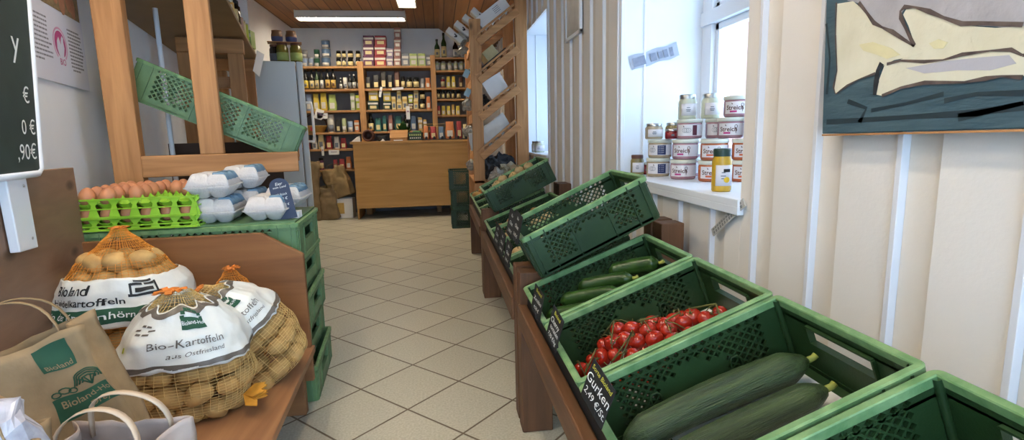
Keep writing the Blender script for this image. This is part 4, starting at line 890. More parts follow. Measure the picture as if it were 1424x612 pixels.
q.prism([a + Vector((0, 0, .10)), b + Vector((0, 0, .10)), b + Vector((0, 0, .929)), a + Vector((0, 0, .945))], -n_ * .03, M_sideb); o = q.build('back_board', bn, bevel=.002); o.location = (.8, -1.1, 0)

# chalkboard sign fixed to the bench's back board
def bp(u, z, off): return bo + t_ * u + Vector((0, 0, z)) + n_ * off
r = empty('chalkboard', bp(-.45, .94, .03)); tag(r, 'green chalkboard with white frame and chalk prices at the left edge', 'chalkboard'); O_ = r.location.copy()
def cb(u, z, off): return bp(u, z, off) - O_
def lean_(z): return -.328 + .19 * (z - .93)
q = MB(); q.prism([cb(-.85, .935, .026), cb(lean_(.935) - .012, .935, .026), cb(lean_(1.75) - .012, 1.75, .026), cb(-.85, 1.75, .026)], n_ * .008, M_chalkb); q.build('board', r)
q = MB(); pp = [cb(-.85, .928, .03), cb(lean_(.93) - .02, .928, .03), cb(lean_(.94), .940, .03), cb(lean_(1.3), 1.3, .03), cb(lean_(1.76), 1.76, .03)]
q.tube(pp, .010, M_white, n=8); q.build('frame', r)
q = MB(); cf = lambda u, v: cb(u, v, .0356)
for t, u, z, s in (('y', -.37, 1.27, .10), ('€', -.355, 1.135, .06), ('0 €', -.37, 1.05, .055), (',90€', -.40, .985, .058)):
    q = MB(); put_text(q, t, s, cf, M_chalk, (u, z), slant=.15); q.build('lettering', r, fix=False)
q = MB(); q.prism([cb(-.495, .735, .003), cb(-.395, .73, .003), cb(-.40, .95, .003), cb(-.505, .95, .003)], n_ * .022, M_white); q.build('holder', r, bevel=.003)
q = MB()
for z in (.76, .90): q.lathe([(0, .002), (.004, .002), (.004, 0)], M_metal, cb(-.425, z, .026), n=8, R=Matrix((Vector((0, 0, 1)), t_, n_)).transposed())
q.build('screw', r)

# poster on the left wall
wo = Vector((-1.42, 2.2, 0))
def wpt(u, z, off=.004): return wo + t_ * u + Vector((0, 0, z)) + n_ * off
wall_off = 0
r = empty('wall_poster', wpt(.1, 1.24)); tag(r, 'white poster with a pink round hen emblem and grey text columns on the left wall', 'poster'); O_ = r.location.copy()
def W_(u, z, off=.004): return wpt(u, z, off) - O_
q = MB(); q.prism([W_(-.45, 1.249), W_(.444, 1.237), W_(.46, 1.80), W_(-.45, 1.80)], n_ * .002, mat('poster_paper', '#dfe2ee', .5, .03, 4)); q.build('sheet', r)
q = MB(); M_txt = mat('poster_text_grey', '#8d8f99', .7, .2, 80)
rr = random.Random(5)
for c0, c1, z0, z1, n in ((-.09, .105, 1.475, 1.315, 11), (.275, .425, 1.465, 1.305, 12)):
    q = MB()
    for i in range(n):
        z = z0 + (z1 - z0) * i / (n - 1); e = c1 - rr.uniform(0, .03) - (.06 if i == n - 1 else 0); x = c0 + (.01 if i == n - 1 else 0)
        while x < e:
            L_ = rr.uniform(.008, .024); q.prism([W_(x, z, .0062), W_(min(x + L_, e), z, .0062), W_(min(x + L_, e), z + .0065, .0062), W_(x, z + .0065, .0062)], n_ * .0003, M_txt); x += L_ + .004
    q.build('text_column', r)
M_pink = mat('emblem_pink', '#b84a86', .6, .1, 30); cx, cz = .186, 1.395
q = MB()
def disc(q, cx, cz, ru, rz_, off, mt, a0=0, a1=2 * PI, hole=0, n=32):
    vs = []; fs = []
    for i in range(n + 1):
        a = a0 + (a1 - a0) * i / n
        for k in (hole, 1): vs.append(W_(cx + ru * k * math.cos(a), cz + rz_ * k * math.sin(a), off))
    for i in range(n): fs.append((2 * i, 2 * i + 1, 2 * i + 3, 2 * i + 2))
    q.add(vs, fs, mt)
disc(q, cx, cz, .052, .052, .0066, M_pink, -1.1, 4.25)
disc(q, cx, cz, .066, .066, .0064, mat('emblem_pale', '#d9a3c4', .6), -1.0, 4.1, hole=.88)
q.build('emblem', r, fix=False)
q = MB(); hen = [(-.02, -.05), (-.035, -.02), (-.03, .01), (-.012, .028), (-.002, .012), (.004, .0), (.010, .022), (.022, .036), (.034, .028), (.030, .012), (.034, -.01), (.022, -.035), (.018, -.05)]
q.prism([W_(cx + a_, cz + b_, .0068) for a_, b_ in hen], n_ * .0004, mat('poster_paper', '#dfe2ee')); q.build('hen_shape', r)
q = MB(); put_text(q, 'BIO', .035, lambda u, v: W_(u, v, .0068), M_pink, (cx + .003, 1.327), bold=.01); q.build('lettering', r, fix=False)
q = MB(); q.prism([W_(-.30, 1.306, .0064), W_(-.133, 1.318, .0064), W_(-.137, 1.463, .0064), W_(-.30, 1.46, .0064)], n_ * .0005, mat('poster_photo_dark', '#3c2b33', .5, .6, 22, dark='#a7373f')); q.build('photo', r)
q = MB(); q.prism([W_(-.155, 1.33, .0070), W_(-.143, 1.345, .0070), W_(-.145, 1.40, .0070), W_(-.158, 1.43, .0070), W_(-.17, 1.37, .0070)], n_ * .0005, pal('cream')); q.build('photo_detail', r)
q = MB(); q.prism([W_(.061, 1.532, .0064), W_(.433, 1.524, .0064), W_(.45, 1.80, .0064), W_(.061, 1.80, .0064)], n_ * .0005, mat('poster_photo_straw', '#a08a66', .5, .55, 60)); q.build('photo', r)
q = MB()
for a_, b_, s_ in ((.20, 1.60, .05), (.26, 1.575, .055), (.33, 1.60, .055), (.37, 1.57, .045)):
    q.prism([W_(a_ + s_ * .55 * math.cos(t), b_ + s_ * math.sin(t), .0071) for t in [2 * PI * i / 14 for i in range(14)]], n_ * .0005, mat('photo_egg', '#c58a6a', .5, .3, 40))
q.build('photo_detail', r)

# ------------------------------------------------------------------ potato sacks
M_tuft = mat('orange_net_tuft', '#e0812c', .6, .25, 30)
pot0 = []
for s in range(3):
    q = MB(); q.grid(lambda u, v: crumple((.036 * math.sin(PI * v) * math.cos(2 * PI * u) * (1 + .1 * math.cos(PI * v)), .029 * math.sin(PI * v) * math.sin(2 * PI * u), -.027 * math.cos(PI * v)), .0045, 22, s * 3), 22, 12, M_pot, closed=True)
    pot0.append(q)
POT = []
def potato(loc, rot, s, label, group):
    k = rnd.randrange(3)
    if len(POT) <= 2:
        k = len(POT); o = pot0[k].build('potato', fix=False); POT.append(o)
    else: o = POT[k].copy(); C.objects.link(o)
    o.matrix_world = Matrix.Translation(loc) @ rot.to_4x4() @ Matrix.Diagonal((s, s, s, 1)); return tag(o, label, 'potato', group)
def interp(tab, s):
    for (a, x), (b, y) in zip(tab, tab[1:]):
        if s <= b:
            t = (s - a) / (b - a) if b > a else 0; t = t * t * (3 - 2 * t) * .5 + t * .5; return x + (y - x) * t
    return tab[-1][1]
def sack(name, base, rz, tilt, W, D, H, prof, band, label, plabel, netm, seed, rows, psize, zpot, text, tuft, wavy=0, cell=(.017, .0095)):
    M_ = Matrix.Translation(base) @ Matrix.Rotation(rz, 4, 'Z') @ Matrix.Rotation(tilt[0], 4, 'Y') @ Matrix.Rotation(tilt[1], 4, 'X')
    r = empty(name); r.matrix_world = M_; tag(r, label, 'potato sack', 'potato sacks on the bench')
    ex = .82
    def S(u, s, off=0):
        a = 2 * PI * u - PI / 2; f = interp(prof, s); ca, sa = math.cos(a), math.sin(a)
        x = (W * f + off) * math.copysign(abs(ca) ** ex, ca); y = (D * f + off) * math.copysign(abs(sa) ** ex, sa)
        b = noise.noise(Vector((x * 14 + seed, y * 14, s * H * 14))) * .014 * min(1, f * 2)
        return Vector((x * (1 + b / W), y * (1 + b / D) , s * H + b * .3))
    nu = int(2 * PI * (W + D) / 2 / cell[0]); nv = int(H * 1.15 / cell[1])
    q = MB(); q.grid(lambda u, v: S(u, v), nu, nv, netm, closed=True); q.build('net', r, wire=.0018, fix=False)
    # plastic header or label band
    s0, s1 = band
    def B(u, v, off=.0075):
        uu = u; top = s1 + (wavy * (math.sin(9 * 2 * PI * u) * .5 + noise.noise(Vector((u * 11 + seed, 1, 0))) * 1.0) if v > .6 else 0) * (v - .6) / .4
        p = S(uu, s0 + (top - s0) * v, off); p += noise.noise_vector(Vector((u * 30, v * 5, seed))) * .0035 * (1 if v > .05 else 2); p += noise.noise_vector(Vector((u * 34 + 3, v * 6, seed))) * .0026; return p
    q = MB(); q.grid(lambda u, v: B(u, v), 150, 18, M_film, closed=True); o = q.build('header_film' if wavy else 'label_band', r, solid=.0012, fix=False)
    q = MB(); q.grid(lambda u, v: B(u, .04 + .09 * v, .0092), 150, 2, M_band if wavy else M_film, closed=True)
    if wavy: q.grid(lambda u, v: B(u, .90 + .085 * v, .0092), 150, 2, M_band, closed=True)
    q.build('border_stripe', o, fix=False)
    # print; flat print coordinates in metres around the front of the band
    per = 2 * PI * (W + D) / 2
    def fn(x, y): u = (x / per) % 1; return B(u, min(.97, max(.03, y / (H * (s1 - s0)))), .0108)
    text(o, fn, per, H * (s1 - s0))
    # tied top
    q = MB(); top = S(0, 1); rr2 = random.Random(seed)
    tw, th, tx = tuft
    for i in range(26):
        a = rr2.uniform(0, 2 * PI); R_ = tw * rr2.uniform(.3, 1); p0 = Vector((tx, 0, H * .985)); pts = [p0 + Vector((math.cos(a) * R_ * k, math.sin(a) * R_ * k * .8, th * (1.2 * k - .9 * k * k) * rr2.uniform(.7, 1.2))) for k in (0, .35, .7, 1)]
        w_ = Vector((-math.sin(a), math.cos(a), 0)) * tw * .22; q.add([v for p in pts for v in (p - w_ * (.4 + rr2.random() * .5), p + w_ * (.4 + rr2.random() * .5))], [(0, 1, 3, 2), (2, 3, 5, 4), (4, 5, 7, 6)], M_tuft)
    q.build('tied_end', r, solid=.001, fix=False)
    # potatoes lying against the net
    for s in rows:
        f = interp(prof, s); n = max(3, int(2 * PI * (W + D) / 2 * f / (psize * .068)))
        for i in range(n):
            u = (i + rnd.random() * .35 + (.5 if rows.index(s) % 2 else 0)) / n; p = S(u, s); ctr = Vector((0, 0, s * H)); d = (ctr - p); d.z = 0
            if d.length < .03: continue
            p = p + d.normalized() * (.030 * psize + (.013 if band[0] - .12 < s < band[1] + .05 else .001)); p.z = min(max(p.z, .031 * psize), zpot)
            ang = math.atan2(d.x, -d.y)
            rot = M_.to_3x3() @ Matrix.Rotation(ang + rnd.uniform(-.4, .4), 3, 'Z') @ Matrix.Rotation(rnd.uniform(-.5, .5), 3, 'Y')
            potato(M_ @ p, rot, psize * rnd.uniform(.86, 1.12), plabel, plabel)
    return r
def txt_big(o, fn, per, h_):
    q = MB(); put_text(q, 'Bioland', .036, fn, M_black, (-.075, h_ * .80), bold=.012); q.build('lettering', o, fix=False)
    q = MB(); put_text(q, 'Heidelkartoffeln', .028, fn, M_black, (-.055, h_ * .56), bold=.012); q.build('lettering', o, fix=False)
    q = MB(); q.grid(lambda u, v: fn(-.19 + .31 * u, h_ * (.12 + .30 * v)) * 1.0 , 24, 4, M_printg); q.grid(lambda u, v: fn(.12 + .06 * u, h_ * (.42 + .05 * v)), 6, 1, M_printg); q.build('green_stripe', o, fix=False)
    q = MB(); f2 = lambda x, y: fn(x, y) * 1.006; put_text(q, 'in der Krummhörn', .026, f2, M_paper, (-.045, h_ * .27), bold=.008); q.build('lettering', o, fix=False)
    q = MB()
    for a, b, w_, h2 in ((.085, .66, .085, .008), (.085, .92, .05, .006), (.05, .78, .006, .03), (.118, .78, .006, .03), (.065, .86, .03, .006), (.10, .86, .03, .006), (.085, .76, .05, .01)): q.grid(lambda u, v: fn(a + (u - .5) * w_, h_ * b + (v - .5) * h2), 4, 1, M_black)
    q.build('emblem', o, fix=False)
def txt_small(green):
    def f(o, fn, per, h_):
        q = MB(); q.grid(lambda u, v: fn(.018 + .062 * u, h_ * .66 + .026 * v), 6, 2, M_printg)
        for i in range(7): a = PI * i / 6; q.grid(lambda u, v: fn(.049 + .026 * math.cos(a) + (u - .5) * .012, h_ * .66 + .026 + .018 * math.sin(a) + (v - .5) * .007), 1, 1, M_printg)
        for i in range(6): a = 2 * PI * i / 6; q.grid(lambda u, v: fn(-.062 + .022 * math.cos(a) + (u - .5) * .016, h_ * .70 + .010 * math.sin(a) + (v - .5) * .004), 1, 1, M_band)
        q.build('emblem', o, fix=False)
        for t_x, s_x, m_x, at_x, b_x, sl_x in (('Bioland-Hof', .0125, M_paper, (.049, h_ * .66 + .013), .01, 0), ('Bio-Kartoffeln', .026, M_band, (.035, h_ * .46), 0, 0), ('aus Ostfriesland', .017, M_band, (.045, h_ * .28), 0, .25)):
            q = MB(); put_text(q, t_x, s_x, lambda x, y: fn(x, y) * 1.005, m_x, at_x, bold=b_x, slant=sl_x); q.build('lettering', o, fix=False)
        if green:
            q = MB(); q.grid(lambda u, v: fn(-.115 + .014 * u, h_ * .36 + .014 * v), 1, 1, pal('lime')); q.build('print', o, fix=False)
    return f
BP = [(0, .72), (.08, .93), (.3, 1.0), (.5, 1.0), (.64, .93), (.78, .68), (.9, .32), (.97, .13), (1, .10)]
sack('potato_sack', (-.985, 1.735, .252), .10, (0, -.03), .178, .135, .50, BP, (.44, .72), 'large orange net sack with printed white band at the back of the bench', 'brown potato in the large net sack at the back of the bench', M_net, 2, (.07, .2, .33, .46, .58, .70, .80), 1.05, .44, txt_big, (.03, .02, 0))
BC = [(0, .62), (.1, .93), (.35, 1.06), (.52, 1.0), (.7, .88), (.88, .55), (.96, .30), (1, .22)]
sack('potato_sack', (-.722, 1.515, .252), .18, (.0, .06), .160, .118, .352, BC, (.50, .93), 'net sack with white header film lying in the middle of the bench', 'yellowish potato in the middle net sack', M_netp, 5, (.09, .26, .42, .56, .68), 1.0, .30, txt_small(True), (.05, .035, -.02), wavy=.04)
sack('potato_sack', (-.535, 1.70, .275), .35, (-.62, .05), .135, .10, .36, BC, (.50, .90), 'net sack with white header film slumped at the right end of the bench', 'yellowish potato in the right net sack', M_netp, 9, (.09, .26, .42, .56), 1.02, .28, txt_small(False), (.03, .03, 0), wavy=.035)
sack('potato_sack', (-.70, 1.845, .252), .0, (-.05, 0), .09, .055, .32, BC, (.40, .70), 'small orange net sack squeezed behind the right sack', 'potato in the small sack against the end panel', M_net, 12, (.12, .4, .62), .8, .30, txt_small(False), (.035, .05, 0), wavy=.03)
q = MB(); rr = random.Random(2)
for i in range(14): 
    a = rr.uniform(-.7, .7); b = Vector((0, 0, 0)); d = Vector((math.cos(a), math.sin(a) - .3, rr.uniform(-.1, .35))) * .07; s_ = Vector((-math.sin(a), math.cos(a), .2)) * .018; q.add([b, b + d * .6 + s_, b + d, b + d * .6 - s_], [(0, 1, 2, 3)], mat('golden_net', '#d89a35', .6, .25, 40))
o = q.build('net_tail', solid=.0015, fix=False); o.location = (-.575, 1.48, .30); tag(o, 'bunched golden net tail lying between the two front sacks', 'net')

# ------------------------------------------------------------------ paper carrier bags at the bottom left
r, shell = paper_bag('paper_bag', (-.722, 1.11, .252), .38, .235, .12, .385, M_kraft, lean=(-.10, -.28), seed=2, amp=.017, hh=.085)
tag(r, 'brown kraft carrier bag with green square print standing on the bench', 'paper bag')
def front(x, y, off=.0026):   # print coordinates on the front wall
    x = x * .62 + .064; y = .345 + (y - .3275) * .62; u = min(.249, max(.001, .125 + x / .235 * .25)); v = y / .385; e = Vector(shell(u, v)); return e + Vector((0, -off, 0))
q = MB(); q.grid(lambda u, v: front(-.045 + .085 * u, .285 + .085 * v), 10, 8, M_printg); q.grid(lambda u, v: front(-.075 + .185 * u, .12 + .075 * v), 18, 6, M_printg); q.build('green_print', r, fix=False)
f2 = lambda x, y: front(x, y, .0034)
for t_x, s_x, at_x in (('Bioland', .022, (-.002, .298)), ('Bioland-Hof', .031, (.016, .170)), ('Dreyer', .026, (.045, .137))):
    q = MB(); put_text(q, t_x, s_x, f2, M_kraft, at_x, bold=.012); q.build('lettering', r, fix=False)
q = MB()
def curve_on(pts, w_=.0012): q.tube([front(a, b, .003) for a, b in pts], w_, M_printg, n=4)
for k in (1, .82, .62, .4): curve_on([(.045 + .05 * k * math.cos(t) + .004 * math.sin(5 * t), .222 + .036 * k * math.sin(t)) for t in [PI * i / 14 - .1 for i in range(16)]])
for t in (-.6, -.2, .25, .65): curve_on([(.045 + .1 * t * f * .5, .205 + .05 * f - .02 * f * f) for f in (0, .4, .8, 1)])
for a, b, s_ in ((-.035, .212, .014), (-.058, .205, .011), (-.015, .208, .012)): curve_on([(a + s_ * math.cos(t), b + s_ * .7 * math.sin(t)) for t in [2 * PI * i / 10 for i in range(11)]])
q.build('cabbage_drawing', r, fix=False)
M_bagp = mat('pale_carrier_paper', '#b7a59a', .5, .12, 10, .4, 40, dark='#9d8b80')
r, _ = paper_bag('paper_bag', (-.575, .915, .252), -.08, .20, .13, .265, M_bagp, lean=(.03, .05), seed=6, amp=.012, hh=.065, hm=mat('pale_handle', '#cdb69c', .6))
tag(r, 'pale greyish carrier bag with looped handle cut by the bottom edge', 'paper bag')
q = MB(); q.grid(lambda u, v: crumple((.075 * math.sin(PI * v) * math.cos(2 * PI * u), .05 * math.sin(PI * v) * math.sin(2 * PI * u), .09 - .09 * math.cos(PI * v)), .012, 18, 7), 26, 14, mat('reddish_brown_paper', '#7a4d35', .6, .3, 14), closed=True); o = q.build('bread_bag', fix=False); o.location = (-.575, .93, .262); tag(o, 'reddish brown bundle inside the pale carrier bag', 'bundle')
r, _ = paper_bag('paper_bag', (-.625, .765, .252), .4, .17, .11, .35, M_kraft, lean=(.0, -.1), seed=13, amp=.014, hh=.07); tag(r, 'kraft carrier bag with looped handle in the bottom left corner', 'paper bag')
q = MB(); q.grid(lambda u, v: crumple((.07 * math.sin(PI * v) * math.cos(2 * PI * u), .05 * math.sin(PI * v) * math.sin(2 * PI * u), .15 - .15 * math.cos(PI * v)), .018, 18, 3), 30, 16, mat('shiny_white_film', '#dddbe0', .2, .4, 14, dark='#8d8a92'), closed=True, smooth=False); o = q.build('plastic_packet', fix=False); o.location = (-.628, .765, .36); tag(o, 'shiny white plastic packet sticking out of the corner bag', 'packet')

# ------------------------------------------------------------------ produce in the sloping crates
def in_crate(key, x, y, z):
    return row[key].matrix_world @ Vector((x, y, z))
def crate_rot(key): return row[key].matrix_world.to_3x3()
def liner(key, x0, x1, y0, y1, label):
    q = MB(); q.bb(x0, x1, y0, y1, 0, .002, M_paper); o = q.build('paper_liner'); o.matrix_world = row[key].matrix_world @ Matrix.Translation((0, 0, .012)); tag(o, label, 'paper')
liner('tom', -.12, .19, -.13, .13, 'white paper sheet under the tomatoes in their crate')
liner('cuc', -.10, .18, -.13, .11, 'white paper sheet under the two large cucumbers')
def cuke(name, key, a, b, r, mt, bend, label, cat, group, ribs=0, seed=0):
    a, b = Vector(a), Vector(b); d = b - a; L = d.length; d.normalize(); side = Vector((0, 0, 1)).cross(d).normalized(); up = d.cross(side)
    root = empty(name); root.matrix_world = row[key].matrix_world.copy(); tag(root, label, cat, group)
    q = MB()
    def f(u, v):
        s = v; p = a + d * (L * s) + side * (bend * math.sin(PI * s)) ; e = min(1, (math.sin(PI * min(1, max(0, s))) * 2.6)) ** .55 if 0 < s < 1 else 0
        rr_ = r * e * (1 + (.05 * abs(math.sin(ribs * PI * u + .6 * math.sin(5 * s))) if ribs else 0)) * (.93 + .07 * math.sin(3 * s + seed)) + .0008 * noise.noise(Vector((u * 20, s * 25, seed)))
        return p + (side * math.cos(2 * PI * u) + up * math.sin(2 * PI * u)) * rr_
    q.grid(f, 48, 40, mt, closed=True); q.build('fruit_body', root, fix=False)
    q = MB(); e1 = b - d * .003; q.tube([e1, e1 + d * .010, e1 + d * .017 + up * .003], [.006, .0055, .006], mat('fruit_stalk', '#a3a94c', .6, .2, 40), n=8); q.build('stalk', root)
cuke('cucumber', 'cuc', (-.19, .068, .062), (.185, .066, .055), .0300, M_cuc, .012, 'long dark green cucumber lying farther from the camera in its crate', 'cucumber', 'large cucumbers', ribs=9)
cuke('cucumber', 'cuc', (-.17, -.022, .050), (.160, -.008, .046), .0285, M_cuc, .008, 'long dark green cucumber lying nearer the camera in its crate', 'cucumber', 'large cucumbers', ribs=9, seed=2)
for i, (a, b, r_, lb) in enumerate((((.05, .125, .088), (.185, .03, .085), .025, 'rearmost zucchini lying highest in its crate'), ((-.06, .115, .086), (.09, .01, .082), .024, 'second zucchini from the rear end of its crate'), ((-.13, .09, .078), (.03, -.03, .078), .024, 'middle zucchini in the crate beneath the raised empty one'),
        ((-.19, .06, .062), (-.04, -.06, .066), .026, 'frontmost zucchini beside the small black price card'), ((-.02, .13, .03), (.14, .06, .03), .02, 'zucchini underneath the others against the far crate wall'), ((-.16, .12, .03), (-.01, .0, .03), .02, 'zucchini at the bottom of the pile by the crate front'))):
    cuke('zucchini', 'zuc', a, b, r_, M_zuc, .008, lb, 'zucchini', 'dark zucchini in their crate', seed=i)
# tomatoes on the vine
tq = MB()
prof = []
for i in range(17):
    a = PI * i / 16; z = -math.cos(a) * .9; dip = .12 * math.exp(-((PI - a) / .35) ** 2); prof.append((math.sin(a), z - dip))
def tomato_mesh():
    q = MB(); q.lathe([(r_ * .0215, z * .0215) for r_, z in prof], M_tom, n=24); return q
def calyx(): 
    q = MB()
    for k in range(5):
        a = 2 * PI * k / 5; d = Vector((math.cos(a), math.sin(a), 0)); s_ = Vector((-d.y, d.x, 0)) * .0018; b = Vector((0, 0, .017)); q.add([b - s_, b + s_, b + d * .011 + Vector((0, 0, .004))], [(0, 1, 2)], M_stem)
    q.tube([(0, 0, .016), (.001, 0, .026)], .0014, M_stem, n=5)
    return q
t0 = None
def truss(pts, label, seed):
    """one vine: a bent stalk with its tomatoes as parts"""
    global t0
    rr = random.Random(seed); root = empty('tomato_truss'); root.matrix_world = row['tom'].matrix_world.copy(); tag(root, label, 'tomatoes', 'vine tomatoes in the crate')
    c_ = [Vector(p) for p in pts]
    stalk = [p + Vector((0, 0, .025)) for p in c_[::2]]; mid = sum(stalk, Vector()) / len(stalk)
    q = MB(); q.tube([mid + (p - mid) * .9 + Vector((0, 0, .004 * math.sin(i))) for i, p in enumerate(stalk)], .0021, M_stem, n=6)
    for p in c_:
        n_s = min(stalk, key=lambda s: (s - p).length); q.tube([p + Vector((0, 0, .017)), (p + n_s) / 2 + Vector((0, 0, .014)), n_s], .0013, M_stem, n=5)
    q.build('stalk', root)
    for p in c_:
        if t0 is None: t0 = (tomato_mesh().build('tomato', root), calyx().build('calyx')); a, b = t0; b.parent = a
        else: a = t0[0].copy(); C.objects.link(a); b = t0[1].copy(); C.objects.link(b); a.parent = root; b.parent = a
        a.location = p; a.rotation_euler = (rr.uniform(-.9, .9), rr.uniform(-.9, .9), rr.uniform(0, 6)); s = rr.uniform(.86, 1.12); a.scale = (s, s, s)
T6 = [([(-.180, .075, .035), (-.165, .03, .045), (-.185, -.01, .035), (-.15, -.035, .05), (-.125, .06, .05), (-.175, -.06, .05)], 'vine of small red tomatoes piled at the front end of the crate'),
      ([(-.10, .10, .055), (-.085, .055, .075), (-.055, .095, .08), (-.06, .02, .085), (-.10, .005, .07), (-.03, .06, .085)], 'vine of round red tomatoes heaped highest beside the far crate wall'),
      ([(-.12, -.04, .06), (-.075, -.05, .08), (-.045, -.015, .09), (-.09, -.09, .06), (-.13, -.09, .055)], 'vine of red tomatoes behind the black cucumber price card'),
      ([(-.01, .105, .05), (.02, .065, .07), (-.005, .02, .085), (.045, .09, .05), (.035, .025, .075), (-.01, -.03, .085)], 'vine of red tomatoes with bare stalk in the middle of the crate'),
      ([(.03, -.02, .085), (.07, .045, .065), (.075, .0, .075), (.06, -.06, .07), (.10, .08, .045), (.02, -.07, .08)], 'vine of glossy red tomatoes right of the middle of the crate'),
      ([(.11, .035, .06), (.125, -.01, .065), (.165, .005, .055), (.10, -.055, .06), (.145, -.05, .05)], 'vine with the largest tomatoes at the rear end of the crate'),
      ([(-.03, -.09, .06), (-.06, -.12, .045), (0, -.12, .05), (.05, -.12, .045), (.10, -.11, .04)], 'vine of red tomatoes along the near crate wall'),
      ([(-.14, .11, .025), (-.07, .13, .03), (.0, .13, .026), (-.03, .03, .035), (.06, .06, .028), (-.12, .01, .026), (.08, -.03, .03), (-.06, -.05, .03), (.01, -.03, .032)], 'lowest vine of tomatoes lying on the crate bottom')]
for i, (p, lb) in enumerate(T6): truss(p, lb, i)
# fruit in the far crates
f0 = {}
def fruit(key, name, x, y, z, s, mt, label, squash=.9):
    k = (name, mt.name)
    if k not in f0:
        r = empty(name); MB().lathe([(r_ * .034, zz * .034 * squash) for r_, zz in prof], mt, n=22).build('skin', r); q = MB(); q.tube([(0, 0, .022), (.002, 0, .036)], .0015, M_stem, n=5); q.build('stalk', r); f0[k] = r; o = r
    else: o = dup(f0[k])
    o.location = in_crate(key, x, y, z); o.rotation_euler = (rnd.uniform(-.5, .5), rnd.uniform(-.5, .5), rnd.uniform(0, 6)); o.scale = (s, s, s); return tag(o, label, name if name != 'pale_bulb' else 'bulb', name + ' pile')
fruit('far0', 'apple', -.15, .09, .060, 1, mat('red_apple', '#a83a30', .35, .4, 14, dark='#8a2a26'), 'dark red apple in the crate under the large empty one')
fruit('far0', 'apple', -.07, .05, .050, 1, mat('red_apple', '#a83a30'), 'red apple behind the first one under the raised crate')
fruit('far1', 'pale_bulb', -.14, .07, .075, 1.05, M_pale, 'single pale bulb with white paper in the low crate')
fruit('far1', 'pale_bulb', -.05, .03, .05, 1.0, M_pale, 'pale bulb deeper in the crate with the black cards')
for i, (x, y) in enumerate(((-.13, .02), (-.06, .06), (.02, .09), (.09, .10), (-.12, .11), (-.02, -.02), (.07, .0))): fruit('far2', 'pale_bulb', x, y, .095 if i < 4 else .06, 1.05, M_pale, 'pale yellow bulb in the crate before the far post, %s of its pile' % ORD[i])
for i, (x, y) in enumerate(((-.14, .05), (-.07, .09), (.0, .05), (.08, .09), (.14, .04))): fruit('far3', 'onion', x, y, .08, 1.0, mat('onion_skin', '#b5854a', .4, .3, 20), 'brownish onion in the crate at the far post, %s from the aisle' % ORD[i])
for i, (x, y) in enumerate(((-.14, .0), (-.10, .08), (-.06, .0), (.0, .06), (.06, .02))): fruit('end0', 'onion', x, y, .07, 1.0, mat('dark_beet', '#33261f', .6, .3, 20), 'dark root in the crate under the raised far crate, %s from the aisle' % ORD[i])
for i, (x, y) in enumerate(((-.15, .04), (-.10, -.03), (-.05, .06), (.02, .02))): fruit('end1', 'onion', x, y, .085, 1.0, mat('leek_white', '#c9cdb0', .5, .3, 20), 'pale green vegetable in the far row, %s from the aisle' % ORD[i])
for i, (x, y) in enumerate(((-.16, .03), (-.10, .05), (-.04, .02), (.03, .05))): fruit('end2', 'onion', x, y, .085, 1.0, mat('leafy_green', '#6f8f45', .5, .4, 20), 'leafy green head in the far row, %s from the aisle' % ORD[i])
for i, (x, y, z) in enumerate(((-.17, .07, .12), (-.16, -.01, .125), (-.11, .04, .13), (-.10, -.05, .12), (-.04, .02, .12), (.03, .0, .10))): fruit('end3', 'apple', x, y, z, 1.08, M_apple, 'red and yellow apple in the farthest crate, %s from the aisle' % ORD[i])
# yellow beans seen in the raised crates
for key_, M0, ys in (('UE', UE, ()), ('UF', UF, ((-.12, .03), (-.06, .09), (0, .04), (.06, .1), (-.1, .1), (.12, .06), (.02, .11)))):
    for i, (x, y) in enumerate(ys):
        k = ('pale_bulb', M_pale.name); o = dup(f0[k]); o.location = M0.matrix_world @ Vector((x, y, .125 if i % 2 else .11)); o.scale = (.9, .9, .9); tag(o, 'pale bulb peeking over the rim of the raised far crate, %s of the heap' % ORD[i], 'bulb', 'pale bulbs in the raised crate')

# ------------------------------------------------------------------ black price cards
def price_card(c, u, v, w_, h_, lines_, label, mt=None, stand=True):
    """flat card; u is its width direction, v its height direction"""
    u = Vector(u).normalized(); v = Vector(v); v = (v - u * v.dot(u)).normalized(); n = u.cross(v); c = Vector(c)
    r = empty('price_card', c); tag(r, label, 'price card', 'black price cards on the crates')
    q = MB(); q.box((0, 0, 0), (w_, h_, .0015), M_black, Matrix((u, v, n)).transposed()); q.build('card', r, bevel=.0005)
    for t, x, y, s, yel, a in lines_:
        q = MB(); put_text(q, t, s, lambda a_, b_: u * a_ + v * b_ + n * .0012, M_chalky if yel else M_chalk, (x * w_, y * h_), slant=.2, ang=a); q.build('yellow_writing' if yel else 'white_writing', r, fix=False)
    if stand:
        q = MB(); q.bb(-.006, .006, -.008, .008, -h_ * .55 , -h_ * .40, M_black); q.build('clip', r)
    return r
price_card((.233, .764, .592), (.148, -.947, -.285), (.224, -.249, .942), .080, .076, [('Sorte Bioland', 0, .36, .0125, 1, 0), ('Gurken', -.02, .08, .026, 0, 0), ('2,49 €/St.', .02, -.24, .019, 0, 0)], 'black card with chalk writing Gurken at the cucumber crate')
price_card((.239, 1.109, .572), (.085, -.972, -.22), (.211, -.198, .957), .074, .080, [('Bioland', 0, .36, .014, 1, 0), ('Cherry', -.05, .12, .019, 0, 0), ('tomaten', .03, -.08, .016, 0, 0), ('7,90 €/kg', 0, -.32, .014, 0, 0)], 'black card with chalk writing at the front of the tomato crate')
price_card((.242, 1.336, .560), (.147, -.963, -.224), (.146, -.203, .968), .072, .078, [('Bioland', 0, .36, .014, 1, 0), ('Zucchini', 0, .05, .016, 0, 0), ('4,50 €', 0, -.25, .014, 0, 0)], 'black card with chalk writing at the front of the zucchini crate')
